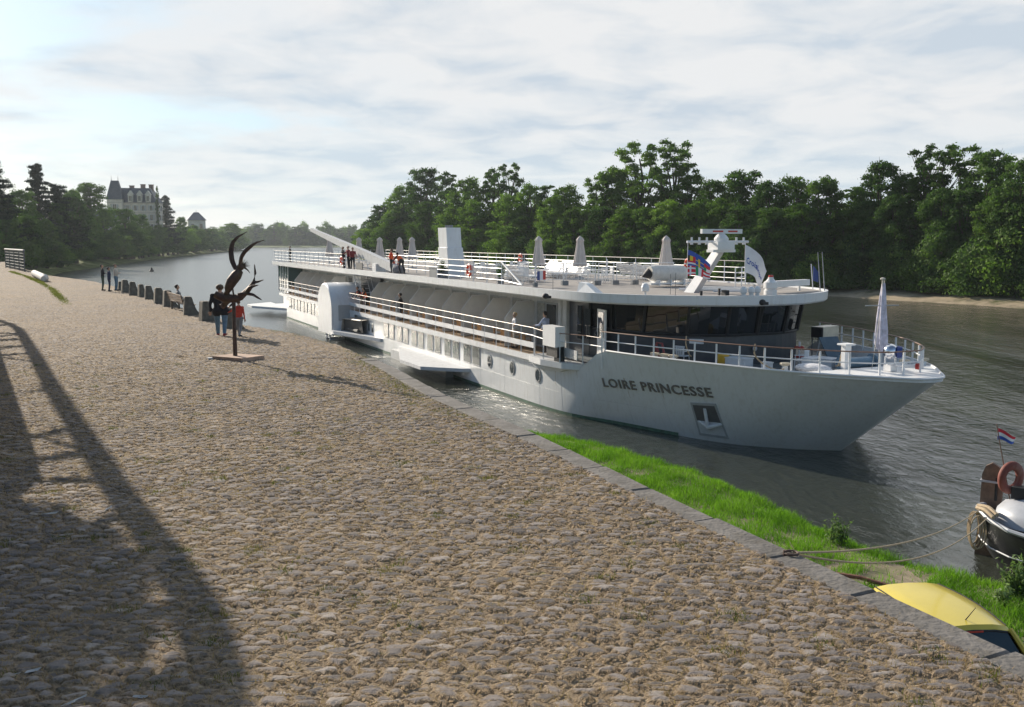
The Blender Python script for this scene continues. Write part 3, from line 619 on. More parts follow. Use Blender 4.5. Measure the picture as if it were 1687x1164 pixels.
# garden walls of the left bank
OLDW = mat('old_rubble_wall', (.17, .14, .12), .95, var=.35, scale=.8, bump=.6, bscale=5)
def stone_wall(a, b, D1, D2, y0, y1, label):
    p = atD(a, 400, D1); q = atD(b, 400, D2); z1 = atD(a, y0, D1).z; z1b = atD(b, y0, D2).z; zb = atD(a, y1, D1).z-2
    m = MB(); n = (q-p); n.z = 0; n.normalize(); w = Vector((-n.y, n.x, 0))*.5
    t = thing('stone_wall', label, 'wall', (p.x, p.y, zb))
    loc = lambda v, z: (v.x-p.x, v.y-p.y, z-zb)
    k = 8; rows = []
    for i in range(k+1):
        c = p.lerp(q, i/k); zt = z1+(z1b-z1)*i/k; rows.append([loc(c-w, zb-1), loc(c-w, zt), loc(c+w, zt), loc(c+w, zb-1)])
    m.sheet(rows); m.add([rows[0][0], rows[0][1], rows[0][2], rows[0][3]], [(0, 1, 2, 3)]); m.add(rows[-1], [(0, 3, 2, 1)])
    m.build('masonry', OLDW, t); c = MB(); c.sheet([[loc(p.lerp(q, i/k)-w*1.3, z1+(z1b-z1)*i/k+.01), loc(p.lerp(q, i/k)-w*1.3, z1+(z1b-z1)*i/k+.25), loc(p.lerp(q, i/k)+w*1.3, z1+(z1b-z1)*i/k+.25), loc(p.lerp(q, i/k)+w*1.3, z1+(z1b-z1)*i/k+.01)] for i in range(k+1)]); c.build('coping', STONEW, t)
stone_wall(-60, 104, 215, 268, 389, 402, 'long brown garden wall under the cedars at the left')
stone_wall(128, 205, 300, 372, 397, 408, 'grey retaining wall between the dark trees and the slope')


# ------------------------------------------------------------------ mansion
def mansion():
    D = 470; c = atD(228, 400, D); gz = 12.5
    t = thing('mansion', 'stone mansion with steep slate roofs and a corner tower above the left bank', 'mansion', (c.x, c.y, gz), R(8))
    W, Dp, H = 19.5, 13, 12.4; t.scale = (1.07, 1.07, 1.07)
    m = MB(); m.box((0, 0, H/2-2), (W, Dp, H+4)); m.build('wall', STONEW, t)
    tm = MB(); tm.box((-W/2+2.6, -Dp/2-.6, 6.8-2), (6.4, 4.2, 17.6)); tm.build('tower_wall', STONEW, t)
    m = MB()
    for z in (3.8, 7.9, 12.2): m.box((0, -Dp/2-.08, z), (W+.3, .35, .32)); m.box((-W/2+2.6, -Dp/2-2.75, z), (6.6, .3, .3))
    for x in (-W/2, W/2): m.box((x, -Dp/2-.07, 6), (.7, .3, 12))
    m.build('cornice', mat('cornice_stone', (.42, .39, .33), .9), t)
    # mansard main roof
    m = MB(); a, b = W/2+.4, Dp/2+.4
    r1 = [(-a, -b, H), (a, -b, H), (a, b, H), (-a, b, H)]; r2 = [(-a+3.2, -b+2.6, H+6.4), (a-3.6, -b+2.6, H+6.4), (a-3.6, b-2.6, H+6.4), (-a+3.2, b-2.6, H+6.4)]
    m.add(r1+r2, [(0, 1, 5, 4), (1, 2, 6, 5), (2, 3, 7, 6), (3, 0, 4, 7), (4, 5, 6, 7)]); roof = m.build('roof', SLATE, t)
    # tower roof
    m = MB(); x0, x1, y0, y1 = -W/2-.9, -W/2+6.1, -Dp/2-3.0, -Dp/2+1.6; zt = 13.6
    m.add([(x0, y0, zt), (x1, y0, zt), (x1, y1, zt), (x0, y1, zt), (x0+2, y0+1.6, zt+8.2), (x1-2, y0+1.6, zt+8.2), (x1-2, y1-1.4, zt+8.2), (x0+2, y1-1.4, zt+8.2)], [(0, 1, 5, 4), (1, 2, 6, 5), (2, 3, 7, 6), (3, 0, 4, 7), (4, 5, 6, 7)])
    for x in (x0+2.1, x1-2.1): m.tube([(x, (y0+y1)/2, zt+8), (x, (y0+y1)/2, zt+10.4)], [.14, .03], 6)
    m.build('tower_roof', SLATE, t)
    for x, y, h in ((-W/2+.6, 2, 8.0), (2.4, 3, 8.2), (W/2-3.4, 1, 8.0), (-1.5, -1, 7.4)):
        m = MB(); m.box((x, y, H+h/2), (1.9, 1.2, h)); m.box((x, y, H+h+.12), (2.2, 1.5, .3)); m.build('chimney', BRICKW, t)
    glm = GLASS; fr = mat('white_window_frame', (.6, .6, .58), .6)
    def win(x, y, z, w, h, shut=True):
        f = MB(); f.box((x, y-.1, z), (w+.35, .2, h+.35)); o = f.build('window', fr, t)
        g = MB(); g.box((x-w/4, y-.22, z), (w/2-.1, .08, h)); g.box((x+w/4, y-.22, z), (w/2-.1, .08, h)); g.build('pane', glm, o)
        if shut:
            s = MB(); s.box((x-w*.82, y-.17, z), (w*.5, .1, h)); s.box((x+w*.82, y-.17, z), (w*.5, .1, h)); s.build('shutter', mat('pale_shutter', (.4, .4, .38), .7), o)
    for z, h in ((1.6, 2.6), (5.9, 2.5), (10.0, 2.2)):
        for x in (-2.4, .9, 4.2, 7.6): win(x, -Dp/2-.02, z, 1.15, h)
    for z in (2, 6.1, 10.2): win(-W/2+2.6, -Dp/2-2.72, z, 1.5, 2.6)
    for y in (-3.5, 0, 3.5):
        for z in (5.9, 10):
            f = MB(); f.box((W/2+.1, y, z), (.2, 1.5, 2.6)); o = f.build('window', fr, t); g = MB(); g.box((W/2+.22, y, z), (.08, 1.1, 2.3)); g.build('pane', glm, o)
    for x in (-.8, 3.0, 6.6):
        d = MB(); d.box((x, -Dp/2-.1, H+1.7), (2.0, 2.4, 3.2)); d.add([(x-1.3, -Dp/2-1.4, H+3.3), (x+1.3, -Dp/2-1.4, H+3.3), (x, -Dp/2-1.4, H+5.2), (x-1.3, -Dp/2+2, H+3.3), (x+1.3, -Dp/2+2, H+3.3), (x, -Dp/2+2, H+5.2)], [(0, 1, 2), (0, 2, 5, 3), (1, 4, 5, 2)])
        o = d.build('dormer', STONEW, t); g = MB(); g.box((x, -Dp/2-1.34, H+1.7), (1.1, .1, 2.2)); g.build('pane', glm, o)
    # low wing to the left
    t2 = thing('terrace_building', 'long low building with a dark roof left of the mansion', 'building', (atD(165, 400, 435).x, 436, 12), R(4))
    m = MB(); m.box((0, 0, 2.6), (21, 8, 6.2)); m.build('wall', STONEW, t2)
    m = MB(); m.add([(-10.8, -4.3, 5.72), (10.8, -4.3, 5.72), (10.8, 4.3, 5.72), (-10.8, 4.3, 5.72), (-9, 0, 9.2), (9, 0, 9.2)], [(0, 1, 5, 4), (1, 2, 5), (2, 3, 4, 5), (3, 0, 4), (0, 3, 2, 1)]); m.build('roof', SLATE, t2)
    for x in (-7, -3.5, 0, 3.5, 7):
        m = MB(); m.box((x, -4.05, 3.2), (1.2, .2, 2.2)); m.build('window', glm, t2)
    c = atD(325, 400, 668); t3 = thing('pavilion', 'small pale pavilion with a pyramid slate roof right of the mansion', 'house', (c.x, c.y, 9.0), R(20)); t3.scale = (1.32, 1.32, 1.32)
    m = MB(); m.box((0, 0, 4.2), (8.5, 8.5, 10.5)); m.build('wall', STONEW, t3)
    m = MB(); m.add([(-4.8, -4.8, 9.47), (4.8, -4.8, 9.47), (4.8, 4.8, 9.47), (-4.8, 4.8, 9.47), (-1.2, -.3, 13.6), (1.2, .3, 13.6)], [(0, 1, 5, 4), (1, 2, 5), (2, 3, 4, 5), (3, 0, 4), (0, 3, 2, 1)]); m.tube([(0, 0, 13.4), (0, 0, 15)], [.1, .04], 5); m.build('roof', SLATE, t3)
    for x in (-2, 2):
        m = MB(); m.box((x, -4.3, 6.4), (1.3, .2, 2.4)); m.build('window', glm, t3)
mansion()
# ------------------------------------------------------------------ cruise ship (local axes: x aft, y towards the quay, z up)
ship = thing('cruise_ship', 'long white two-deck river cruise ship with paddle wheel boxes, moored along the quay', 'ship', (S0.x, S0.y, 0), PHI)
WLc = [(0, 0), (0.3, .5), (1.1, 1.6), (2.9, 3.2), (5.7, 4.3), (9.0, 5.3), (11, 6.1), (13.5, 6.4), (16, 6.45), (82, 6.45)]
TPc = [(-4.35, 0), (-4.2, .6), (-3.3, 1.45), (-1.2, 3.1), (1.8, 4.4), (5.5, 5.6), (9.0, 6.25), (12.5, 6.45), (16, 6.45), (82, 6.45)]
def cr(P, m=6):                                       # Catmull-Rom through points
    P = [np.array(p, float) for p in P]; out = []
    for i in range(len(P)-1):
        p0 = P[max(i-1, 0)]; p1 = P[i]; p2 = P[i+1]; p3 = P[min(i+2, len(P)-1)]
        for k in range(m):
            u = k/m; out.append(.5*((2*p1)+(-p0+p2)*u+(2*p0-5*p1+4*p2-p3)*u*u+(-p0+3*p1-3*p2+p3)*u**3))
    out.append(P[-1]); return np.array(out)
WLs = np.concatenate([cr(WLc[:9]), [[74.8, 6.45]]]); TPs = np.concatenate([cr(TPc[:9]), [[74.8, 6.45]]]); WLs[0] = (0, 0); TPs[0] = (-4.35, 0)
SH = 3.4
def hull_t(s, z):
    Lp = WLs+(TPs-WLs)*z/SH; return float(np.interp(s, Lp[:, 0], Lp[:, 1]))
def sheer(s):                                          # top edge of hull
    return float(np.interp(s, [-5, 8.15, 9.5, 90], [SH, SH, 2.3, 2.3]))
def hull_pt(i, z):
    p = WLs[i]+(TPs[i]-WLs[i])*z/SH; return p
mb = MB()
for sg in (1, -1):
    rows = []; wr = []
    for i in range(len(WLs)):
        stop = hull_pt(i, SH); zt = SH if stop[0] < 8.2 else (2.3 if stop[0] > 9.4 else SH-(stop[0]-8.2)/1.2*1.1)
        col = []
        for z in (-.6, -.25, .0, .13, .5, 1.0, 1.5, 2.0, 2.3, zt):
            z = min(z, zt); p = hull_pt(i, max(z, -.3)); col.append((p[0], sg*p[1], z))
        rows.append(col if sg > 0 else col[::-1])
    mb.sheet(rows)
for s, z in ((74.8, 1),):
    mb.add([(s, -6.45, -.6), (s, 6.45, -.6), (s, 6.45, 2.3), (s, -6.45, 2.3)], [(0, 1, 2, 3)])
hull = mb.build('hull', HULLM, ship, smooth=True, ang=30)
# green waterline strip, 3 mm proud
mb = MB()
for sg in (1, -1):
    mb.sheet([[(p[0]-.003, sg*(p[1]+.012), z) for z in ((-.1, .15) if sg > 0 else (.15, -.1))] for p in [hull_pt(i, .1) for i in range(len(WLs)) if hull_pt(i, 0)[0] > 5]])
mb.build('waterline_stripe', GREENW, hull)
SEAM = mat('seam_paint', (.5, .51, .52), .5)
for s in list(np.arange(3.2, 14, 2.1))+[17.9, 21.2, 24.4, 27.5, 30.7, 34, 57, 61, 65, 69, 73]:
    mb = MB(); zt = min(sheer(s), 3.3)-.06; mb.tube([(s, hull_t(s, z)-.004, z) for z in np.linspace(.2, zt, 6)], .009, 4); mb.build('plate_seam', SEAM, hull)
mb = MB(); mb.tube([(s, hull_t(s, 1.05)-.004, 1.05) for s in np.arange(1.0, 47, 1.0)], .009, 4); mb.build('plate_seam', SEAM, hull)
mb = MB(); rs_ = random.Random(5)
for s in [5.2, 7.1, 10.2, 12.1, 15.4, 18.4, 21.0, 24.2, 27.3, 30.5, 33.8, 37, 58.5, 61.5, 64.6, 67.7, 70.7]:
    L_ = rs_.uniform(.35, .95); zt = 2.25 if s > 9.5 else rs_.uniform(1.4, 2.6); w = rs_.uniform(.012, .03)
    mb.add([(s-w, hull_t(s-w, zt)+.006, zt), (s+w, hull_t(s+w, zt)+.006, zt), (s+w*.4, hull_t(s, zt-L_)+.006, zt-L_), (s-w*.3, hull_t(s, zt-L_)+.006, zt-L_)], [(0, 1, 2, 3)])
mb.build('rust_streak', mat('rust_streaks', (.42, .36, .29), .6, var=.2), hull)
# recessed stern bottom + after body
mb = MB(); mb.box((78, 0, 1.5), (6.4, 11.0, 1.6)); mb.box((78.2, 0, .4), (6.0, 8, 1.6)); mb.build('stern_body', WHITE, ship)
# sheer rail cap and fore deck
mb = MB()
cap = [(p[0], p[1]) for p in TPs if p[0] < 8.3]
for sg in (1, -1):
    mb.tube([(x, sg*(y+.0), SH+.01) for x, y in cap], .045, 6)
mb.build('sheer_cap', WHITE2, hull, smooth=True)
bowpoly = [(x, y-.03) for x, y in cap if x < -1.0]
pl = bowpoly+[(-1.0, 3.15)]; pl = pl+[(x, -y) for x, y in reversed(pl)]
mb = MB(); mb.slab(pl[::-1], SH-.12, SH-.005); mb.build('bow_platform', WHITE, ship)
fd = [(x, hull_t(x, 2.6)-.1) for x in np.linspace(-1.0, 8.2, 16)]+[(8.4, 5.7), (13.0, 6.1)]
fd = fd+[(x, -y) for x, y in reversed(fd)]
mb = MB(); mb.slab(fd[::-1], 2.65, 2.78, 0); mb.build('fore_deck', mat('fore_deck_paint', (.16, .18, .19), .6), ship)
mb = MB()
for sg in (1, -1):                                     # bulwark inner face
    mb = MB(); mb.sheet([[(x, sg*(hull_t(x, 2.78)-.06), 2.78), (x, sg*(hull_t(x, SH)-.08), SH)] for x in np.linspace(-1.1, 8.1, 16)])
    mb.build('bulwark_lining', WHITE, ship)
# main deck slab (balcony level)
def outline(pts, tmax): return pts+[(x, -y) for x, y in reversed(pts)]
md = outline([(9.3, 5.7), (9.7, 6.1), (10.8, 6.75), (12.4, 7.05), (13.8, 6.95), (14.4, 6.7), (48.6, 6.7)], 6.7)
mb = MB(); mb.slab(md[::-1], 2.30, 2.58); mb.build('main_deck', WHITE, ship)
md2 = outline([(53.4, 6.7), (77.4, 6.7), (78.8, 5.6), (79.2, 4)], 6.7)
mb = MB(); mb.slab(md2[::-1], 2.30, 2.58); mb.slab([(48.6, -6.2), (53.4, -6.2), (53.4, 6.2), (48.6, 6.2)], 2.3, 2.58); mb.build('main_deck', WHITE, ship)
for s0, s1 in ((14.6, 48.4), (53.6, 75.1)):
    mb = MB()
    for sg in (1, -1): mb.add([(s0, sg*4.65, 2.584), (s1, sg*4.65, 2.584), (s1, sg*6.6, 2.584), (s0, sg*6.6, 2.584)], [(0, 1, 2, 3)])
    mb.build('deck_boards', DECKW, ship)
# underside sponson fairing below the forward platform
mb = MB(); mb.plate([(10.2, 6.0, 2.3), (14.2, 6.45, 2.3), (13.6, 6.4, 1.95), (11.6, 6.1, 1.95)], (0, 1, .25), .35); mb.build('deck_bracket', WHITE, ship)
# --- upper cabins
mb = MB()
for sg in (1, -1):
    mb.add([(13.6, sg*4.6, 2.58), (79, sg*4.6, 2.58), (79, sg*4.6, 5.43), (13.6, sg*4.6, 5.43)], [(0, 1, 2, 3)])
mb.add([(79, -4.6, 2.58), (79, 4.6, 2.58), (79, 4.6, 5.43), (79, -4.6, 5.43)], [(0, 1, 2, 3)])
mb.build('cabin_wall', mat('cabin_wall_paint', (.68, .68, .67), .5), ship)
def divider(s, sg):
    m = MB(); T_ = .05
    P = [(4.62, 2.59), (6.3, 2.59), (6.3, 4.1), (5.6, 4.93), (4.62, 4.93)]
    m.plate([(s, sg*t, z) for t, z in (P if sg < 0 else P[::-1])], (1, 0, 0), T_)
    o = m.build('balcony_divider', BEIGE, ship)
    e = MB(); e.tube([(s+.025, sg*6.31, 2.6), (s+.025, sg*6.31, 4.11), (s+.025, sg*5.61, 4.95), (s+.025, sg*4.64, 4.95)], .028, 4); e.build('edge_strip', WHITE2, o)
fs = [18.17+3.17*k for k in range(9)]; as_ = [57.2+3.5*k for k in range(1)]+[61.4, 64.6, 67.9, 71.1]
for s in fs+as_:
    divider(s, 1)
for s in fs[:2]: divider(s, -1)
# balcony doors: a dark glass door and curtain window per cabin
FRM = mat('silver_frame', (.4, .41, .42), .35, metal=.4)
CURT = mat('curtain', (.42, .40, .36), .9, var=.3, scale=8)
for s in [15.0]+fs+[46.6, 54.4]+as_:
    for d, w in ((1.0, 1.1), (2.2, .9)):
        if s+d > 78: continue
        f = MB(); f.box((s+d, 4.63, 3.85), (w+.14, .06, 2.3)); o = f.build('balcony_door', FRM, ship)
        g = MB(); g.box((s+d, 4.665, 3.85), (w-.06, .03, 2.1)); g.build('pane', GLASS if d < 2 else CURT, o)
GLASSH = mat('hull_window_glass', (.02, .045, .045), .12, var=.5, scale=.9, spec=.28)
# --- hull windows
def hullwin(s, w, z0=1.2, z1=2.2):
    m = MB(); hh = .12; zc = (z0+z1)/2; h = z1-z0
    def rr(w, h, y, r=.12):
        P = []
        for cx_, cz_, a0 in ((w/2-r, h/2-r, 0), (-w/2+r, h/2-r, 90), (-w/2+r, -h/2+r, 180), (w/2-r, -h/2+r, 270)):
            for a in (0, 30, 60, 90): P.append((s+cx_+r*math.cos(R(a0+a)), y, zc+cz_+r*math.sin(R(a0+a))))
        return P
    m.plate(rr(w+.12, h+.12, 6.452)[::-1], (0, 1, 0), .03); o = m.build('window', FRM, ship)
    g = MB(); g.plate(rr(w, h, 6.484)[::-1], (0, 1, 0), .006); g.build('pane', GLASSH, o)
for k in range(6):
    for d in (-.74, .62): hullwin(22.6+3.17*k+d, 1.0)
for k in range(5):
    for d in (-.74, .62): hullwin(60+3.05*k+d, 1.0)
for s in (42.6, 43.5): hullwin(s, .28, 1.25, 1.85)
for s in (19.9, 16.9, 13.85):
    m = MB(); t0 = hull_t(s, 1.6)+.002
    def circ(r, y, rz): return [(s+r*math.cos(a*math.pi/10), y, 1.6+rz*math.sin(a*math.pi/10)) for a in range(20)]
    m.plate(circ(.31, t0, .36)[::-1], (0, 1, 0), .04); o = m.build('porthole', FRM, ship)
    g = MB(); g.plate(circ(.24, t0+.042, .29)[::-1], (0, 1, 0), .005); g.build('pane', GLASS, o)
# --- railings of the balcony
def railing(pts, z0, rails, post_r=.03, step=1.6, parent=ship, hand=None, handmat=WOOD, name='railing', plank=None):
    P = resamp(pts, max(2, int(round(np.linalg.norm(np.diff(np.array(pts), axis=0), axis=1).sum()/step))+1)) if step else np.array(pts)
    m = MB()
    for p in P: m.tube([(p[0], p[1], z0), (p[0], p[1], max(rails+([hand] if hand else [])))], post_r, 6)
    for z in rails: m.tube([(p[0], p[1], z) for p in pts], .022, 6)
    o = m.build(name, WHITE2, parent)
    if hand:
        h = MB(); h.tube([(p[0], p[1], hand) for p in pts], .035, 8, flat=.6); h.build('handrail', handmat, o)
    if plank:
        h = MB()
        for a, b in zip(pts[:-1], pts[1:]):
            a = Vector((a[0], a[1], 0)); b = Vector((b[0], b[1], 0)); c = (a+b)/2; d = b-a
            h.box((c.x, c.y, (plank[0]+plank[1])/2), (d.length, .035, plank[1]-plank[0]), rz=math.atan2(d.y, d.x))
        h.build('plank', WHITE2, o)
    return o
for s0, s1 in ((13.9, 48.7), (53.6, 77.4)):
    railing([(s0, 6.62), (s1, 6.62)], 2.58, [3.55], hand=3.93, plank=(2.93, 3.2), step=1.585)
railing([(13.9, -6.62), (48.7, -6.62)], 2.58, [3.55], hand=3.93, plank=(2.93, 3.2), step=1.585)
railing([(13.8, 6.7), (12.4, 6.9), (10.9, 6.75), (9.4, 6.2), (8.2, 6.1)], 2.58, [3.55], hand=3.93, step=1.5)
railing([(48.7, 6.6), (48.75, 5.4)], 2.58, [3.2, 3.55], hand=3.93, step=1.2)
mb = MB(); mb.box((10.6, 6.55, 3.05), (2.4, .04, .42), rz=R(-6)); mb.build('grey_plank', GREY, ship)
mb = MB(); mb.box((47.8, 6.63, 1.95), (1.5, .06, .68)); mb.build('fender_panel', WHITE2, ship)
# --- paddle wheel box
def paddle(sg):
    m = MB(); A0, A1 = 48.4, 53.3; tc_ = (A0+A1)/2; rr_ = (A1-A0)/2
    arc = [(A0, .55)]+[(tc_-rr_*math.cos(a), 2.75+1.95*math.sin(a)) for a in np.linspace(0, math.pi, 22)]+[(A1, .55)]
    O_ = 8.15; I_ = 5.4; bev = .12
    rows = []
    for t, sc in ((O_, .97), (O_-.03, .985), (O_-bev, 1.0), (I_, 1.0)):
        rows.append([(tc_+(s-tc_)*sc, sg*t, .55+(z-.55)*sc) for s, z in arc])
    m.sheet(rows if sg < 0 else rows[::-1]); m.add([rows[0][i] for i in range(len(arc))], [tuple(range(len(arc)))])
    m.add([rows[-1][i] for i in range(len(arc))], [tuple(range(len(arc)))])
    o = m.build('paddle_wheel_box', WHITE, ship, smooth=True, ang=35)
    w = MB()
    for k in range(10):
        a = k*math.pi/5; p0 = (tc_+.3*math.cos(a), 1.75+.3*math.sin(a)); p1 = (tc_+1.95*math.cos(a), 1.75+1.95*math.sin(a))
        for t in (6.7, 7.85): w.tube([(p0[0], sg*t, p0[1]), (p1[0], sg*t, p1[1])], .05, 6)
        w.box((p1[0], sg*7.27, p1[1]), (.06, 1.3, .42), ry=-a+math.pi/2)
    for t in (6.7, 7.85): w.torus((tc_, sg*t, 1.75), 1.6, .045, 'Y', 28, 6); 
    w.tube([(tc_, sg*6.4, 1.75), (tc_, sg*8.0, 1.75)], .14, 10); w.build('paddle_wheel', WHITE2, ship)
    return o
pbx = paddle(1); paddle(-1)
# grey inspection panel on fore face + sponson platform with dark drive housing
mb = MB(); mb.box((48.36, 6.95, 2.35), (.04, 1.3, 1.25)); mb.build('grey_hatch', GREY, pbx)
mb = MB(); P = [(48.3, 8.2), (47.6, 8.25), (40.2, 6.6), (40.0, 6.4), (48.3, 6.4)]
mb.slab(P, .72, .98); mb.build('fore_sponson', WHITE, ship)
hs = MB(); X0, X1 = 43.4, 47.7
hs.add([(X0, 6.46, .98), (X0, 7.0, .98), (X0+.5, 7.0, 2.0), (X0+.2, 6.46, 2.1), (X1, 6.46, .98), (X1, 7.55, .98), (X1-.35, 7.55, 1.95), (X1-.2, 6.46, 2.1)], [(3, 2, 6, 7), (4, 7, 6, 5)])
hs.tube([(X1, 7.55, .98), (X1-.35, 7.5, 1.97), (X0+.5, 7.0, 2.03)], .06, 4)
o = hs.build('drive_housing', mat('dull_metal', (.3, .28, .25), .6, metal=.3), ship)
hb = MB(); hb.add([(X0+.3, 6.9, 1.0), (X1-.1, 7.4, 1.0), (X1-.4, 7.4, 1.92), (X0+.6, 6.9, 1.97)], [(0, 1, 2, 3)]); hb.box((45.5, 6.9, 1.4), (1.0, .35, .7)); hb.tube([(44.3, 7.1, 1.2), (46.8, 7.2, 1.2)], .12, 8); hb.build('shade_and_machinery', BLACK, o)  # black sheet stands in for shade inside the housing, machinery set in it
# forward and stern wing platforms
mb = MB(); P = [(24.9, 8.75), (23.0, 6.9), (22.8, 6.4), (36.4, 6.4), (28.6, 8.8)]
mb.slab(P, .64, .84); mb.build('side_platform', mat('platform_nonslip', (.68, .69, .7), .6, bump=.3), ship)
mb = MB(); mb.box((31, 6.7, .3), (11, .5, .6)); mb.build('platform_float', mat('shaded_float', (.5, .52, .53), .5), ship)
mb = MB(); P = [(75.8, 5.6), (88.5, 5.6), (85.6, 8.8), (82.6, 8.8)]; mb.slab(P, .62, .86)
P = [(x, -y) for x, y in reversed([(75.8, 5.6), (88.5, 5.6), (85.6, 8.8), (82.6, 8.8)])]; mb.slab(P, .62, .86); mb.box((81.5, 0, .74), (8, 11.2, .22)); mb.build('stern_platform', mat('platform_nonslip2', (.68, .69, .7), .6, bump=.3), ship)
mb = MB(); mb.box((77.9, 0, 4.0), (5.4, 12.2, 2.84)); mb.build('stern_lounge_glass', GLASSG, ship)
mb = MB()
for t in (-6, -4.3, -2.9, -1.45, 0, 1.45, 2.9, 4.3, 6): mb.box((80.63, t, 4.0), (.08, .09, 2.85))
for s in (75.3, 76.6, 77.9, 79.2, 80.5): mb.box((s, 6.13, 4.0), (.07, .06, 2.85))
mb.build('lounge_mullions', WHITE2, ship)
# --- roof deck
rf = [(4.05, 0), (4.15, 1.4), (4.8, 2.8), (5.7, 4.2), (7.1, 5.45), (9.0, 6.25), (11.7, 6.6), (16, 6.7)]
rfs = cr(rf, 5); half = [(p[0], p[1]) for p in rfs]+[(80.9, 6.7), (81.4, 6.3)]
full = half+[(x, -y) for x, y in reversed(half)][:-1]
def inset(poly, d):
    n = len(poly); out = []
    for i in range(n):
        a = Vector(poly[i-1]); b = Vector(poly[(i+1) % n]); t = (b-a).normalized(); nn = Vector((t.y, -t.x)); c = Vector(poly[i])
        if nn.dot(Vector((40, 0))-c*1.0) < 0: nn = -nn
        out.append((c.x+nn.x*d, c.y+nn.y*d))
    return out
inn = inset(full, .16)
mb = MB(); n = len(full)
o0 = [(x, y, 5.43) for x, y in inset(full, .1)]; o1 = [(x, y, 5.88) for x, y in full]; i1 = [(x, y, 5.88) for x, y in inn]; i0 = [(x, y, 5.80) for x, y in inn]; ms_ = [(x, y, 5.5) for x, y in inset(full, .02)]
mb.sheet([o0, ms_, o1, i1, i0], close=True); mb.add([(p[0], p[1], 5.43) for p in o0], [tuple(range(n))])
roof = mb.build('roof_deck', WHITE, ship, smooth=True, ang=25)
mb = MB(); mb.add([(p[0], p[1], 5.80) for p in i0], [tuple(range(n))]); mb.build('roof_covering', DECK, roof)
RZ = 5.8
# roof rails
R4 = [6.1, 6.4, 6.7]
railing([(50.2, 6.45), (80.9, 6.45), (81.1, -6.45), (14.5, -6.45)], RZ+.05, R4, hand=7.05, handmat=mat('grey_handrail', (.33, .3, .28), .5), step=1.9)
railing([(31.9, 4.6), (43.2, 4.6)], RZ+.05, R4, hand=7.05, handmat=WHITE2, step=1.9)
rr1 = railing([(18.3, 6.45), (28.2, 6.45)], RZ+.05, R4, hand=7.05, handmat=mat('brown_grey_handrail', (.2, .17, .16), .5), step=1.9)
mb = MB(); mb.tube([(18.3, 6.45, 7.05), (15.75, 6.45, 5.95)], .045, 8); mb.tube([(18.3, 6.45, 6.1), (15.75, 6.45, 5.95)], .03, 6); mb.build('sloping_rail', WHITE2, ship)
railing([(14.5, -6.45), (12.9, -5.2), (11.4, -3.4)], RZ+.02, [6.05, 6.3, 6.55, 6.8], hand=None, step=1.7)
mb = MB(); mb.tube([(14.5, -6.45, 7.05), (12.9, -5.2, 6.75)], .045, 6); mb.tube([(29, -6.1, RZ+.02), (29, -6.1, 6.9)], .05, 8); mb.build('end_rail', WHITE2, ship)
# funnel
def funnel():
    m = MB(); s, t = 31.2, 4.3
    def sec(z, a, b, dx): return [(s-a+dx, t-b, z), (s+a+dx, t-b, z), (s+a+dx, t+b, z), (s-a+dx, t+b, z)]
    m.sheet([sec(5.8, .85, .55, 0), sec(7.7, .85, .55, .35), sec(7.72, .78, .5, .36), sec(9.0, .78, .5, .55)], close=True); m.add(sec(9.0, .78, .5, .55), [(0, 1, 2, 3)])
    o = m.build('funnel', WHITE, ship); c = MB()
    for d in (-.4, 0, .4): c.tube([(s+.55+d, t, 8.95), (s+.57+d, t, 9.16)], .12, 10)
    c.build('exhaust_pipe', MIDP, o)
funnel()
# gangway crane boom
mb = MB(); a = Vector((39.3, 5.5, 6.1)); b = Vector((66.4, 5.5, 9.2))
d = (b-a).normalized(); up = Vector((0, 0, 1)); w = d.cross(up).normalized(); u = w.cross(d)
def bsec(p, h, q): return [p-w*q-u*h, p+w*q-u*h, p+w*q+u*h, p-w*q+u*h]
S_ = [bsec(a, .3, .22), bsec(a.lerp(b, .3), .32, .22), bsec(b, .16, .14)]
mb.sheet(S_, close=True); mb.add(S_[0], [(0, 3, 2, 1)]); mb.add(S_[-1], [(0, 1, 2, 3)]); crane = mb.build('crane_boom', mat('boom_grey', (.5, .51, .52), .5, dirt=((.3, .28, .25), .4)), ship)
mb = MB(); mb.box((43.9, 5.5, 6.1), (1.0, .8, .6)); mb.box((45.0, 5.5, 6.3), (.3, .3, 1.0)); mb.tube([(44.0, 5.5, 6.2), (48.2, 5.5, 7.0)], .09, 8); mb.build('crane_pedestal', WHITE2, ship)
mb = MB(); mb.box((46.6, 6.3, 6.15), (1.9, .06, .55)); mb.build('mesh_panel', mat('dark_mesh', (.12, .12, .12), .6, var=.9, scale=18), ship)
# aft stairs and machinery in the dark gap behind the paddle box
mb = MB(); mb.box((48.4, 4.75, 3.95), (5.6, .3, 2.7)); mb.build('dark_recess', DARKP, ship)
mb = MB()
for k in range(8): mb.box((47.6+.28*k, 5.4, 2.9+.34*k), (.3, 1.1, .05))
for t in (4.9, 5.95): mb.box((48.6, t, 4.2), (.12, .06, 3.7), ry=R(40)); mb.tube([(47.2, t, 3.9), (49.6, t, 6.7)], .03, 6)
mb.build('stairway', WHITE2, ship)
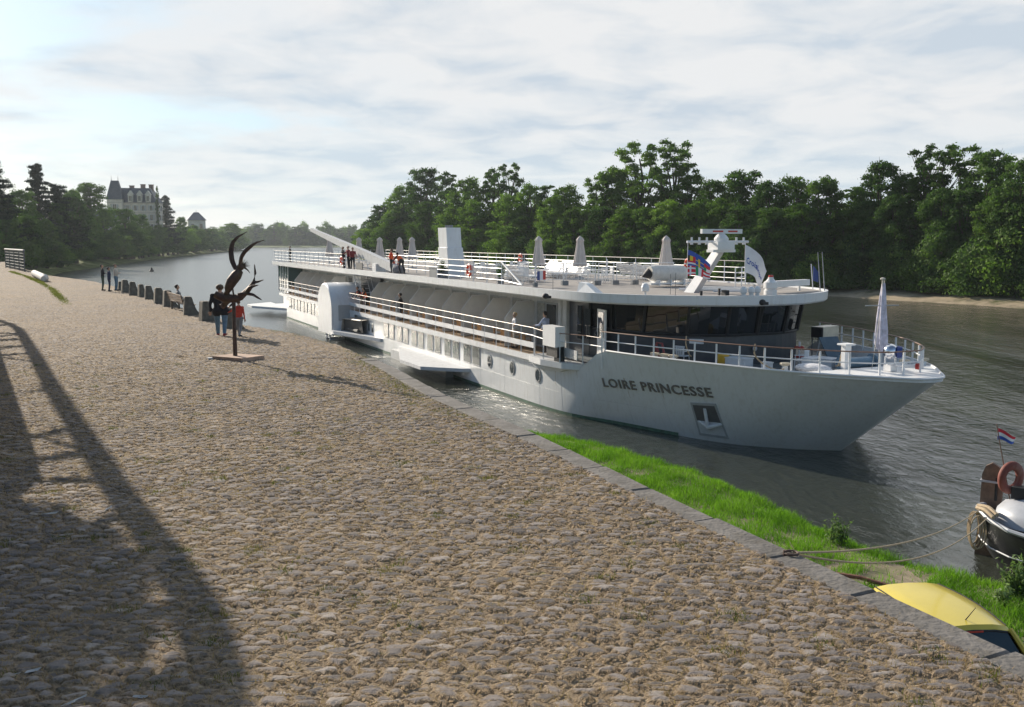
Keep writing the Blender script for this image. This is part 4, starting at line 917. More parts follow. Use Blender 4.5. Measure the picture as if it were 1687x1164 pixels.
# wheelhouse
wo_ = [(5.35, 0), (5.45, 1.5), (6.3, 3.0), (7.9, 4.2), (9.6, 4.85), (11.2, 5.05)]
wos = [(p[0], p[1]) for p in cr(wo_, 4)]
def whsec(z, out): return [(x-out*max(0, (11-x)/5.6)**.4 if out else x, y*(1+.04*out/.35), z) for x, y in wos]
ff = MB(); lower = whsec(2.78, 0); mid = whsec(4.12, 0)
for sg in (1, -1): ff.sheet([[(x, sg*y, z) for x, y, z in sec] for sec in (lower, mid)])
ff.build('wheelhouse_wall', DARKP, ship)
gg = MB()
for sg in (1, -1): gg.sheet([[(x, sg*y, z) for x, y, z in sec] for sec in (mid, [(x-.30*(1 if x < 9 else .3), y*1.0+.05, 5.43) for x, y, z in mid])])
whg = gg.build('wheelhouse_glass', glass('wheelhouse_tinted_glass', (.012, .015, .018), .03), ship)
mm = MB()
for sg in (1, -1):
    for k in (0, 4, 8, 12, 16, 20):
        x, y = wos[min(k, len(wos)-1)]; k2 = (1 if x < 9 else .3)
        mm.tube([(x-.04, sg*(y+.03), 4.1), (x-.30*k2-.04, sg*(y+.08), 5.43)], .07, 6)
    mm.tube([(x-.03, sg*(y+.02), 4.12) for x, y in wos], .06, 6)
mm.build('window_pillars', BLACK, whg)
# interior hints: console and seat seen through the tinted glass
mb = MB(); mb.box((8.8, 0, 3.6), (1.2, 4.5, 1.0)); mb.box((10.2, 1.0, 4.1), (.6, .6, .9)); mb.build('bridge_console', MIDP, ship)
mb = MB(); mb.box((12.4, 5.03, 4.0), (2.3, .06, 2.85)); mb.box((12.6, 0, 4.0), (2, 9.6, 2.84)); mb.build('lobby_wall', DARKP, ship)
mb = MB(); mb.box((13.45, 5.12, 4.0), (.42, .22, 2.85)); mb.box((14.4, 4.8, 4.0), (.2, .3, 2.85)); mb.build('lobby_post', mat('post_paint', (.45, .45, .43), .5), ship)
d_ = MB(); d_.box((9.95, 5.12, 3.85), (.95, .08, 2.4), rz=R(-8)); dr = d_.build('door', WHITE2, ship)
g = MB(); g.box((9.95, 5.17, 4.35), (.66, .03, 1.15), rz=R(-8)); g.build('pane', GLASS, dr); g = MB(); g.box((10.35, 5.2, 3.9), (.05, .08, .2)); g.build('handle', CHROME, dr)
mb = MB(); mb.box((11.2, 5.16, 4.3), (.5, .04, 1.4)); mb.box((12.0, 5.16, 4.3), (.4, .04, 1.6)); mb.build('lobby_glass', GLASS, ship)
# long white lamp housing and round light on the wheelhouse front
mb = MB(); mb.box((6.35, 2.95, 3.85), (.08, 1.5, .2), rz=R(-52)); mb.build('lamp_strip', WHITE2, ship)
mb = MB(); mb.tube([(5.3, .15, 3.5), (5.22, .15, 3.5)], .12, 12); mb.build('round_lamp', CHROME, ship)
# mast
mb = MB(); a = Vector((8.6, 1.15, 5.8)); b = Vector((7.05, .7, 7.9))
for p, q in ((a, b),):
    S1 = [(p.x-.35, p.y-.16, p.z), (p.x+.42, p.y-.16, p.z), (p.x+.42, p.y+.16, p.z), (p.x-.35, p.y+.16, p.z)]
    S2 = [(q.x-.25, q.y-.12, q.z), (q.x+.3, q.y-.12, q.z), (q.x+.3, q.y+.12, q.z), (q.x-.25, q.y+.12, q.z)]
    mb.sheet([S1, S2], close=True); mb.add(S2, [(0, 1, 2, 3)])
mast = mb.build('mast', mat('mast_grey', (.55, .57, .6), .4), ship)
mb = MB(); mb.tube([(7.05, -.75, 8.12), (7.05, 2.55, 8.12)], .055, 8)
for t in (-.5, -.1, 1.9, 2.3, 1.5): mb.tube([(7.05, t, 8.1), (7.05, t, 8.32)], .05, 6); mb.tube([(7.05, t, 8.0), (7.05, t, 8.1)], .07, 6)
mb.build('crossbar', WHITE2, mast)
mb = MB(); mb.box((6.95, .8, 7.95), (.75, .9, .35)); mb.lathe((6.95, .8, 8.12), [(.3, 0), (.32, .15), (.2, .3), (.12, .36)], 14); mb.box((6.95, .8, 7.72), (.5, 1.2, .12)); mb.build('radar_base', WHITE2, mast)
mb = MB(); mb.box((6.95, .8, 8.58), (.16, 2.15, .2)); rd = mb.build('radar_scanner', WHITE2, mast)
mb = MB(); mb.box((6.862, 1.05, 8.58), (.012, .55, .07)); mb.box((6.862, .25, 8.58), (.012, .5, .07)); mb.box((7.04, 1.05, 8.58), (.012, .55, .07)); mb.build('red_marking', RED, rd)
# small roof fittings
mb = MB(); mb.lathe((7.6, 4.3, RZ), [(.05, 0), (.05, .15), (.17, .18), (.18, .35), (.12, .5), (.02, .54)], 14); mb.build('satellite_dome', WHITE2, ship)
mb = MB(); mb.add([(8.9, 5.6, RZ), (10.4, 5.9, RZ), (10.4, 6.2, RZ), (8.9, 5.95, RZ), (9.9, 5.7, 6.25), (10.35, 5.75, 6.3), (10.35, 6.1, 6.3), (9.9, 6.0, 6.25)], [(0, 1, 5, 4), (2, 3, 7, 6), (3, 0, 4, 7), (4, 5, 6, 7)]); ht_ = mb.build('vent_hood', WHITE, ship)
mb = MB(); mb.box((10.41, 5.93, 6.05), (.03, .3, .42)); mb.build('vent_opening', BLACK, ht_)
for i, (s, t) in enumerate([(5.15, .9), (5.2, .45), (5.3, 0.05)]):
    mb = MB(); mb.lathe((s, t, RZ), [(.1, 0), (.1, .12), (.15, .16), (.15, .3), (.08, .4), (.01, .43)], 12); mb.build('round_vent', WHITE2, ship)
mb = MB(); mb.lathe((5.6, -.9, RZ), [(.28, 0), (.28, .2), (.22, .25), (.3, .3), (.3, .55), (.2, .62), (.12, .72), (.12, .78)], 14); lampb = mb.build('signal_lamp', WHITE2, ship)
mb = MB(); mb.lathe((5.6, -.9, RZ+.78), [(.11, 0), (.11, .08)], 10); mb.build('red_lens', RED, lampb)
mb = MB(); mb.tube([(6.4, 2.2, RZ), (6.4, 2.2, 6.0)], .06, 8); mb.box((6.2, 1.4, 5.95), (.08, .08, .3)); mb.box((5.5, 1.6, 5.95), (.3, .2, .22)); mb.build('small_roof_fittings', BLACK, ship)
mb = MB(); mb.box((7.2, -3.2, 6.2), (.28, 3.4, .28), rz=R(18)); mb.box((7.0, -1.9, 5.95), (.1, .1, .3)); mb.box((7.7, -4.3, 5.95), (.1, .1, .3)); mb.build('folded_beam', WHITE2, ship)
mb = MB(); mb.tube([(7.9, -1.4, 5.9), (9.6, 1.2, 5.9)], .07, 6); mb.tube([(8.4, -2.0, 5.95), (10.2, .4, 5.95)], .06, 6); mb.tube([(6.9, -.6, 5.9), (7.6, .7, 5.9)], .05, 6); mb.build('lowered_poles', WHITE2, ship)
for s, t in ((5.9, -4.0), (6.4, -4.7)):
    mb = MB(); mb.tube([(s, t, RZ), (s+.15, t+.1, RZ+1.85)], [.025, .015], 6); mb.build('whip_antenna', mat('antenna_grey', (.4, .4, .4), .5), ship)
mb = MB(); mb.tube([(7.6, 3.0, RZ), (7.6, 3.0, 6.7)], .012, 5); mb.tube([(12, 6.6, 5.88), (12, 6.6, 6.6)], .012, 5); mb.tube([(6.6, 3.4, RZ), (6.6, 3.4, 6.8)], .012, 5); mb.build('whip_antenna', mat('antenna_dark', (.2, .2, .2), .5), ship)
for s, t in ((12.0, 6.78), (4.1, .55)):
    mb = MB(); mb.box((s, t+.1, 5.55), (.3, .25, .12)); mb.ell((s, t+.2, 5.6), (.16, .16, .13)); mb.build('floodlight', BLACK, ship)
# barrier fence of the sun deck, standing across the ship
FY = [(15.9, 5.7), (17.0, 3.4), (16.4, 1.75), (16.5, .6), (16.2, -.45), (16.2, -3.0)]
for i in range(5):
    a, b = FY[i], FY[i+1]
    m = MB(); da = Vector((b[0]-a[0], b[1]-a[1], 0)); q = da.normalized()*.09; a_ = (a[0]+q.x, a[1]+q.y); b_ = (b[0]-q.x, b[1]-q.y)
    for p in (a_, b_): m.tube([(p[0], p[1], RZ+.05), (p[0], p[1], 7.0)], .028, 6)
    for z in (6.15, 6.43, 6.71, 6.98): m.tube([(a_[0], a_[1], z), (b_[0], b_[1], z)], .02, 6)
    o = m.build('deck_barrier', WHITE2, ship)
    f = MB()
    for p in (a_, b_): f.box((p[0], p[1], RZ+.14), (.2, .2, .24))
    f.build('barrier_foot', MIDP, o)
# bow railing with wood hand rail
br = [(8.2, 6.1), (5.5, 5.45), (3.4, 4.75), (1.2, 3.95), (-.7, 2.9), (-2.2, 1.75), (-2.95, .75)]
br = [(p[0], p[1]) for p in cr(br, 4)]; brf = br+[(x, -y) for x, y in reversed(br)]
m = MB(); PP_ = resamp(brf, 27)
for p in PP_: m.tube([(p[0], p[1], SH-.1), (p[0], p[1], 4.18)], .04, 6)
m.tube([(p[0], p[1], 3.82) for p in brf], .025, 6); bo = m.build('bow_railing', WHITE2, ship)
h = MB(); h.tube([(p[0], p[1], 4.22) for p in brf], .04, 8, flat=.6); h.build('handrail', WOOD, bo)
# lettering on the bow
def lettering(text, s_start, s_end, z_b, z_t, matl, parent, name='lettering'):
    cu = bpy.data.curves.new('t', 'FONT'); cu.body = text; cu.extrude = 0.0; cu.space_character = 1.12; cu.resolution_u = 3; cu.offset = .012
    to = bpy.data.objects.new('t', cu); COL.objects.link(to); bpy.context.view_layer.update()
    me = bpy.data.meshes.new_from_object(to.evaluated_get(bpy.context.evaluated_depsgraph_get())); bpy.data.objects.remove(to)
    co = np.array([v.co[:] for v in me.vertices]); x0, x1 = co[:, 0].min(), co[:, 0].max(); y0, y1 = co[:, 1].min(), co[:, 1].max()
    faces = [tuple(p.vertices) for p in me.polygons]; V = []
    for off in (.035, .0):
        for c in co:
            u = (c[0]-x0)/(x1-x0); s = s_start+(s_end-s_start)*u; z = z_b[0]+(z_b[1]-z_b[0])*u+(c[1]-y0)/(y1-y0)*z_t
            V.append((s-off*.3, hull_t(s, z)+off+.002, z-off*.4))
    nV = len(co); m = MB(); m.v = V; m.f = [tuple(reversed(f)) for f in faces]; m.m = [0]*len(m.f)
    ed = {}
    for f in faces:
        for i in range(len(f)):
            e = (f[i], f[(i+1) % len(f)]); ed[e] = 1
    for (a_, b_) in list(ed):
        if (b_, a_) not in ed: m.f.append((a_, b_, b_+nV, a_+nV)); m.m.append(0)
    return m.build(name, matl, parent)
lettering('LOIRE PRINCESSE', 8.45, 2.72, (1.74, 1.98), .40, LETTER, hull)
# anchor pocket
mb = MB()
def hp(s, z, o=0.0): return (s, hull_t(s, z)+o, z)
A_ = [hp(3.9, 1.62), hp(2.72, 1.72), hp(2.75, .22), hp(4.0, .2)]
D_ = [(x+.12, y-.32, z) for x, y, z in A_]; D_[2] = (2.8, A_[2][1]-.02, A_[2][2]+.02); D_[3] = (3.95, A_[3][1]-.02, A_[3][2]+.02)
fr_ = [(x-.012, y+.045, z) for x, y, z in A_]
inr = lambda k: tuple(sum(p[i] for p in fr_)/4*(1-k)+0 for i in range(3))
c_ = [sum(p[i] for p in fr_)/4 for i in range(3)]
in_ = [tuple(c_[i]+(p[i]-c_[i])*.86 for i in range(3)) for p in fr_]
for i in range(4): j = (i+1) % 4; mb.add([fr_[i], fr_[j], in_[j], in_[i]], [(0, 1, 2, 3)]); mb.add([A_[i], A_[j], fr_[j], fr_[i]], [(0, 1, 2, 3)])
ap = mb.build('anchor_pocket', mat('pocket_rim', (.36, .38, .4), .4), hull)
mb = MB(); mid_ = [tuple((in_[0][i]*.45+in_[3][i]*.55) for i in range(3)), tuple((in_[1][i]*.45+in_[2][i]*.55) for i in range(3))]
mb.add([in_[0], in_[1], (mid_[1][0], mid_[1][1]-.0, mid_[1][2]), mid_[0]], [(0, 1, 2, 3)]); mb.build('pocket_shaded_face', mat('pocket_shade_tone', (.10, .105, .11), .5), ap)  # flat upper face, shade of the pocket put into its dark colour
mb = MB(); mb.add([mid_[0], mid_[1], in_[2], in_[3]], [(0, 1, 2, 3)]); mb.build('pocket_lit_face', mat('pocket_lit_tone', (.62, .65, .68), .4), ap)  # flat lower face, lightened in colour as the lit part of the pocket
mb = MB(); ya = c_[1]+.1
mb.tube([(3.3, hull_t(3.3, 1.45)+.03, 1.45), (3.3, hull_t(3.3, .85)+.14, .75)], .07, 8)
mb.tube([(3.85, hull_t(3.85, .72)+.05, .86), (3.3, hull_t(3.3, .65)+.17, .66), (2.8, hull_t(2.8, .72)+.05, .84)], [.05, .12, .05], 8); mb.build('anchor', mat('anchor_paint', (.6, .62, .64), .45), ap)
# life raft capsule on its cradle, search light, flag staff, lockers: fixed on the ship
RT = -2.45
mb = MB(); mb.tube([(13.9, RT+2.55, 6.5), (13.9, RT+2.2, 6.5), (13.9, RT+.6, 6.5), (13.9, RT+.42, 6.5)], [.36, .42, .40, .34], 16); ra = mb.build('life_raft_capsule', mat('capsule_white', (.66, .64, .6), .5, dirt=((.4, .36, .3), .5)), ship, smooth=True, ang=50)
mb = MB(); mb.tube([(13.9, RT+2.95, 6.35), (13.9, RT+2.56, 6.48)], [.04, .3], 14); mb.build('end_cone', BLACK, ra)
mb = MB(); mb.tube([(13.9, RT+.43, 6.5), (13.9, RT+.15, 6.5)], [.3, .1], 12); mb.build('end_cap', BLACK, ra)
mb = MB(); mb.box((13.9, RT+1.5, 5.98), (.8, 2.4, .08)); 
for t in (.7, 1.5, 2.2): mb.box((13.9, RT+t, 6.03), (.9, .08, .3))
mb.build('raft_cradle', WHITE2, ship)
SLS, SLT = son(1466, 611, SH); HS, HT = son(1487, 613, SH)
sl_ = MB(); sl_.tube([(SLS, SLT, SH), (SLS, SLT, SH+.3)], .14, 10); sl_.box((SLS, SLT, SH+.12), (.35, .3, .22)); sl_.tube([(SLS, SLT+.25, SH+.3), (SLS, SLT+.25, SH+.55)], .03, 6); sl_.tube([(SLS, SLT-.25, SH+.3), (SLS, SLT-.25, SH+.55)], .03, 6); so_ = sl_.build('searchlight', WHITE2, ship)
sl_ = MB(); sl_.ell((SLS, SLT, SH+.72), (.27, .27, .29), 20, 12); sl_.build('lamp_body', CHROME, so_, smooth=True, ang=180)
sl_ = MB(); sl_.tube([(SLS-.17, SLT-.14, SH+.72), (SLS-.3, SLT-.26, SH+.72)], [.23, .2], 18); sl_.build('lens', BLUEP, so_)
mb = MB(); mb.tube([(HS, HT, SH+.0), (HS, HT, SH+.25)], .035, 6); mb.tube([(HS+.2, HT+.15, SH+.25), (HS-.35, HT-.25, SH+.25)], [.05, .06], 8); hn = mb.build('horn', WHITE2, ship)
mb = MB(); mb.tube([(HS-.35, HT-.25, SH+.25), (HS-.45, HT-.32, SH+.25)], [.11, .12], 12); mb.build('red_cap', RED, hn)
# port search light bar on the roof edge, aft machinery box near the officer
mb = MB(); mb.box((11.6, 6.75, 3.75), (1.3, .5, .95)); pb_ = mb.build('control_stand', WHITE2, ship)
mb = MB(); mb.box((11.5, 6.7, 3.05), (1.1, .4, .5)); mb.box((11.3, 6.6, 2.75), (.5, .3, .4)); mb.build('stand_base', BLACK, pb_)
# ------------------------------------------------------------------ people
SKIN = mat('skin', (.48, .29, .2), .6, var=.08)
def cloth(name, c): return mat(name, c, .9, var=.18, scale=14, bump=.35, bscale=22)
C_ = {k: cloth('cloth_'+k, v) for k, v in dict(black=(.02, .02, .024), navy=(.03, .04, .08), jeans=(.12, .2, .27), grey=(.22, .22, .23), white=(.7, .7, .72), red=(.55, .06, .035), orange=(.85, .14, .03), khaki=(.28, .25, .2), lblue=(.42, .48, .66), cream=(.55, .48, .4), maroon=(.28, .05, .05), dkgreen=(.05, .08, .06)).items()}
HAIR = {k: mat('hair_'+k, v, .7, var=.3, scale=30) for k, v in dict(dark=(.02, .015, .012), blond=(.6, .42, .2), grey=(.35, .34, .33), brown=(.08, .05, .03), white=(.7, .62, .5)).items()}
EYE = mat('eye_dark', (.02, .02, .02), .3)
def seg_dist(P, a, b):
    a = np.array(a); b = np.array(b); d = b-a; L = max(1e-9, d@d); u = np.clip(((P-a)@d)/L, 0, 1); q = a+u[:, None]*d
    return np.linalg.norm(P-q, axis=1), u
def person(label, loc, rz, H=1.74, top='black', bot='jeans', hair='dark', shoe='black', lean=0.0, arms=('down', 'down'), legs='stand', vest=None, group=None, sleeve=True, vox=.015, turn=0.0, coat=0.0, wide=1.0):
    """faces local -y"""
    V_ = Vector; hip = V_((0, 0, .93)); caps = []
    if legs == 'sit':
        hip = V_((0, 0, .5)); hl = [V_((.1, 0, .5)), V_((-.1, 0, .5))]
        kn = [V_((.12, -.44, .52)), V_((-.12, -.44, .52))]; an = [V_((.13, -.5, .09)), V_((-.13, -.52, .09))]
    else:
        hl = [V_((.095, 0, .9)), V_((-.095, 0, .9))]
        if legs == 'walk': kn = [V_((.1, -.14, .5)), V_((-.1, .06, .5))]; an = [V_((.1, -.2, .1)), V_((-.1, .26, .16))]
        elif legs == 'bend': kn = [V_((.13, -.16, .5)), V_((-.12, .0, .5))]; an = [V_((.14, .04, .1)), V_((-.13, .16, .1))]
        elif legs == 'apart': kn = [V_((.15, -.02, .5)), V_((-.15, -.02, .5))]; an = [V_((.2, .03, .1)), V_((-.2, .03, .1))]
        else: kn = [V_((.1, -.03, .5)), V_((-.09, -.01, .5))]; an = [V_((.11, .03, .1)), V_((-.1, .04, .1))]
    M = Matrix.Rotation(lean, 3, 'X')
    up = lambda x, y, z: hip+M @ V_((x, y, z-.93))
    neck = up(0, .01, 1.47); sh = [up(.19, .01, 1.40), up(-.19, .01, 1.40)]
    # skull direction partly upright again
    Mh = Matrix.Rotation(lean*.65, 3, 'X') @ Matrix.Rotation(turn, 3, 'Z'); hd = lambda x, y, z: neck+Mh @ V_((x, y, z-1.47))
    S, T, B, SO = 0, 1, 2, 3
    def cap(a, b, ra, rb, m, fl=1.0): caps.append((tuple(a), tuple(b), ra, rb, m, fl))
    for sg, h, k, a in ((1, hl[0], kn[0], an[0]), (-1, hl[1], kn[1], an[1])):
        cap(h, k, .098, .066, B); cap(k, a, .066, .047, B)
        fwd = V_((sg*.03, -.17, -.055)) if a.z < .2 else V_((0, -.15, -.05)); cap(a+V_((0, .04, -.05)), a+fwd, .045, .036, SO)
    cap(hl[0], hl[1], .115, .115, T if coat else B)
    if coat:
        for h, k in zip(hl, kn): cap(h, h.lerp(k, coat), .125, .115, T)
    w = hip+V_((0, 0, .03))
    cap(w+V_((.055, 0, 0)), up(.07, 0, 1.12), .115, .1, T); cap(w+V_((-.055, 0, 0)), up(-.07, 0, 1.12), .115, .1, T)
    cap(up(.07, 0, 1.12), up(.1, 0, 1.34), .1, .105, T); cap(up(-.07, 0, 1.12), up(-.1, 0, 1.34), .1, .105, T); cap(up(0, -.02, 1.15), up(0, -.02, 1.32), .11, .115, T)
    cap(sh[0], sh[1], .066, .066, T); cap(up(.06, 0, 1.44), neck, .06, .05, T); cap(up(-.06, 0, 1.44), neck, .06, .05, T)
    cap(neck, hd(0, -.005, 1.56), .052, .05, S)
    cap(hd(0, .012, 1.655), hd(0, .0, 1.68), .092, .086, S); cap(hd(0, -.03, 1.585), hd(0, -.02, 1.64), .055, .07, S); cap(hd(0, -.092, 1.64), hd(0, -.112, 1.61), .012, .017, S)
    for sg in (1, -1): cap(hd(sg*.088, .01, 1.66), hd(sg*.09, .015, 1.61), .014, .012, S)
    hands = []
    for i, sg in enumerate((1, -1)):
        k = arms[i]; s_ = sh[i]
        if k == 'down': e = s_+V_((sg*.06, .03, -.29)); wv = e+V_((sg*.01, -.06, -.25))
        elif k == 'rail': e = s_+V_((sg*.07, -.16, -.22)); wv = e+V_((-sg*.06, -.22, -.02))
        elif k == 'fold': e = s_+V_((sg*.07, -.08, -.27)); wv = e+V_((-sg*.2, -.16, .05))
        elif k == 'reach': e = s_+V_((sg*.05, -.2, -.2)); wv = e+V_((0, -.16, -.2))
        elif k == 'out': e = s_+V_((sg*.2, -.06, -.17)); wv = e+V_((sg*.17, -.1, -.08))
        elif k == 'hip': e = s_+V_((sg*.2, .06, -.2)); wv = e+V_((-sg*.16, -.07, -.17))
        elif k == 'lap': e = s_+V_((sg*.06, -.08, -.27)); wv = e+V_((-sg*.08, -.24, -.0))
        cap(s_, e, .054, .043, T); cap(e, wv, .042, .029, T if sleeve else S); hands.append((wv, (wv-e).normalized(), sg))
    mb = MB()
    for a, b, ra, rb, m, fl in caps:
        A_, B_ = V_(a), V_(b); d = B_-A_; L_ = max(d.length, 1e-4); dn = d/L_ if d.length > 1e-4 else V_((0, 0, 1))
        pts = []; rad = []
        for q in (-1, -.8, -.45, 0): pts.append(A_+dn*ra*q); rad.append(ra*math.sqrt(max(.0025, 1-q*q)))
        for q in (0, .45, .8, 1): pts.append(B_+dn*rb*q); rad.append(rb*math.sqrt(max(.0025, 1-q*q)))
        mb.tube(pts, rad, 12)
    me = bpy.data.meshes.new('p'); me.from_pydata(mb.v, [], mb.f); tmp = bpy.data.objects.new('p', me); COL.objects.link(tmp)
    rm = tmp.modifiers.new('r', 'REMESH'); rm.mode = 'VOXEL'; rm.voxel_size = vox; sm = tmp.modifiers.new('s', 'SMOOTH'); sm.iterations = 3; sm.factor = .5
    bpy.context.view_layer.update(); ev = tmp.evaluated_get(bpy.context.evaluated_depsgraph_get()); bm_ = bpy.data.meshes.new_from_object(ev); bpy.data.objects.remove(tmp)
    co = np.zeros(len(bm_.vertices)*3); bm_.vertices.foreach_get('co', co); co = co.reshape(-1, 3)
    k = len(bm_.polygons); cen = np.zeros(k*3); bm_.polygons.foreach_get('center', cen); cen = cen.reshape(-1, 3)
    best = np.full(k, 1e9); mi = np.zeros(k, int)
    for a, b, ra, rb, m, fl in caps:
        d, u = seg_dist(cen, a, b); q = d-(ra+(rb-ra)*u); w_ = q < best; best[w_] = q[w_]; mi[w_] = m
    out = MB(); out.v = [tuple(c) for c in co]; out.f = [tuple(p.vertices) for p in bm_.polygons]; out.m = list(map(int, mi))
    for wv, dr, sg in hands:                            # palm, four fingers, thumb
        sd = dr.cross(V_((0, 0, 1)));
        if sd.length < .2: sd = V_((0, 1, 0))
        sd.normalize(); out.tube([wv-dr*.02, wv+dr*.03, wv+dr*.085], [.026, .036, .034], 8, 0, flat=.5)
        nn = sd.cross(dr).normalized()
        for j, (o_, l_) in enumerate(((-.027, .062), (-.009, .074), (.009, .07), (.026, .055))):
            p0 = wv+dr*.08+sd*o_; out.tube([p0, p0+dr*l_*.5-nn*.008, p0+dr*l_*.85-nn*.03], [.0095, .0085, .006], 6, 0)
        p0 = wv+dr*.02-sd*.028*sg; out.tube([p0, p0+dr*.03-sd*.022*sg, p0+dr*.058-sd*.026*sg-nn*.01], [.011, .0105, .007], 6, 0)
    for sg in (1, -1): out.ell(hd(sg*.032, -.083, 1.655), (.011, .007, .008), 6, 4, 4)
    root = thing('person', label, 'person', loc, rz, group); sc = H/1.765; root.scale = (sc*wide, sc*wide, sc)
    body = out.build('body', [SKIN, C_[top], C_[bot], C_[shoe], EYE], root, smooth=True, ang=60)
    # hair cap
    h = MB(); c0 = hd(0, .022, 1.672); h.ell(c0, (.1, .108, .1), 16, 10, 0, Mh); o = h.build('hair', HAIR[hair], root, smooth=True, ang=180)
    r_ = random.Random(len(label))
    for v in o.data.vertices:
        l = Mh.inverted() @ (v.co-c0)
        if l.y < -.02 and l.z < .045: v.co = c0+Mh @ V_((l.x*.86, l.y*.2, l.z*.9+.02))
        v.co += V_((r_.uniform(-.004, .004), r_.uniform(-.004, .004), r_.uniform(-.004, .004)))
    if vest:
        v = MB()
        ring = lambda z, a, b: [up(a*math.cos(t_), b*math.sin(t_)-.005, z) for t_ in np.linspace(0, 2*math.pi, 17)[:-1]]
        v.sheet([ring(1.0, .19, .145), ring(1.2, .2, .15), ring(1.36, .205, .14), ring(1.45, .13, .09)], close=True)
        v.build('life_vest', C_[vest], root, smooth=True)
    return root
def ground(px, py): p = at(px, py, QZ); return p
def face(dx, dy): return math.atan2(dx, -dy)          # rotation so that local -y points to (dx, dy)
EN = Vector((.8, .6, 0))                               # towards the river from the quay edge there
p = ground(365, 556); person('stout person in a black jacket and faded jeans walking away beside the child in red', (p.x, p.y, QZ+.03), face(-.2, 1), 1.84, 'black', 'jeans', 'brown', 'maroon', arms=('down', 'hip'), legs='walk', coat=.25, wide=1.3)
p = ground(393, 557); person('child in a red top and grey trousers walking behind the sculpture pole', (p.x+.04, p.y, QZ+.03), face(.1, 1), 1.32, 'red', 'grey', 'brown', 'black', arms=('out', 'down'), legs='walk')
p = ground(170, 479); person('person in a dark jacket and green trousers standing far off on the quay', (p.x, p.y, QZ+.02), face(.9, .4), 1.76, 'black', 'dkgreen', 'dark', arms=('down', 'fold'))
p = ground(177, 480); person('shorter person in blue standing beside the one in the dark jacket', (p.x+.15, p.y, QZ+.02), face(.8, .5), 1.6, 'navy', 'navy', 'dark', arms=('down', 'down'))
p = ground(192, 479); person('person in a pale pink top and light jeans with folded arms by the stone blocks', (p.x, p.y, QZ+.02), face(1, .1), 1.78, 'cream', 'jeans', 'brown', arms=('fold', 'fold'))
def onship(s, t, z): return tuple(sw(s, t, z))
def sface(ds, dt): v = AX*ds+TX*dt; return face(v.x, v.y)
s, t = son(645, 447, 5.9); person('crew member in an orange vest and black trousers standing upright at the roof edge', onship(s, min(t, 6.2), 5.82), sface(.5, 1), 1.76, 'red', 'black', 'brown', arms=('fold', 'fold'), vest='orange')
person('crew member in an orange vest bending over a grey bundle on the roof deck', onship(37.6, 5.7, 5.82), sface(.9, .3), 1.74, 'black', 'black', 'dark', lean=.95, arms=('reach', 'reach'), legs='bend', vest='orange')
person('person in dark clothes with red-brown hair at the aft roof rail', onship(51.9, 6.15, 5.82), sface(-.2, 1), 1.82, 'black', 'black', 'brown', arms=('rail', 'down'), lean=.15)
person('person in a red jacket facing the camera beside the aft lifebuoy', onship(50.3, 6.15, 5.82), sface(-.3, 1), 1.9, 'maroon', 'black', 'grey', arms=('down', 'rail'), lean=.1)
person('person in a red checked jacket leaning towards the crane boom', onship(49.3, 6.1, 5.82), sface(-1, .2), 1.84, 'maroon', 'black', 'brown', lean=.45, arms=('reach', 'reach'))
person('small figure in black at the stern end of the roof deck', onship(78.5, 5.2, 5.82), sface(-.2, 1), 1.7, 'black', 'black', 'dark')
person('blonde person in a black jacket leaning on the aft balcony rail', onship(57.6, 6.2, 2.6), sface(0, 1), 2.0, 'black', 'black', 'white', lean=.3, arms=('rail', 'out'))
person('crew member in a dark red vest leaning over the rail by the paddle wheel', onship(46.9, 6.1, 2.6), sface(-.2, 1), 2.0, 'black', 'khaki', 'dark', lean=.5, arms=('reach', 'reach'), vest='red')
person('crew member in a bright orange vest behind the rail by the paddle wheel', onship(45.5, 6.1, 2.6), sface(.3, 1), 1.92, 'black', 'black', 'dark', lean=.3, arms=('rail', 'rail'), vest='orange')
person('person in a long black coat leaning on the balcony rail amidships', onship(36.4, 6.1, 2.6), sface(.4, 1), 1.92, 'black', 'black', 'dark', lean=.2, arms=('rail', 'rail'), coat=.8, wide=1.15)
person('blond person in a white shirt standing on the balcony near the bow', onship(17.2, 6.2, 2.6), sface(.2, 1), 1.86, 'white', 'cream', 'blond', arms=('out', 'down'), sleeve=False)
person('officer in a pale blue shirt and dark trousers beside the control stand', onship(14.0, 5.9, 2.68), sface(.9, .5), 2.04, 'lblue', 'black', 'dark', lean=.2, arms=('rail', 'reach'))
# ------------------------------------------------------------------ stone blocks and bench on the quay edge
def block_mesh(n_seg=1):
    m = MB(); prof = [(-.33, -.1), (-.27, .8), (-.24, .84), (.0, .84), (.05, .79), (.09, .62), (.15, .42), (.24, .22), (.36, .06), (.42, -.1)]
    rows = [[(x*k, y, z*(1 if abs(y) < .24 else .985)) for x, z in prof] for y, k in ((-.26, .95), (-.235, 1), (.235, 1), (.26, .95))]
    m.sheet(rows); m.add([(x*.95, -.26, z*.985) for x, z in prof], [tuple(range(len(prof)))]); m.add([(x*.95, .26, z*.985) for x, z in prof], [tuple(range(len(prof)))[::-1]]); return m
BZ = math.atan2(.6, .8)
spots = [(199, 478), (205.5, 481.5), (218.5, 486.5), (231, 490), (244.5, 494), (261, 501), (276, 506), (310, 519), (338, 529), (379, 543)]
names = ['small half hidden stone block at the far end of the row', 'stone block second from the far end of the row, next to the standing people', 'third stone block from the far end of the quay edge row', 'fourth stone block from the far end, narrower than its neighbours', 'fifth stone block from the far end of the quay edge row', 'sixth stone block from the far end, left of the one before the bench', 'stone block directly at the far end of the bench', 'stone block directly at the near end of the bench', 'stone block left of the person in the black jacket', 'stone block mostly hidden behind the walking person and the sculpture pole']
bm_block = None
rb = random.Random(3)
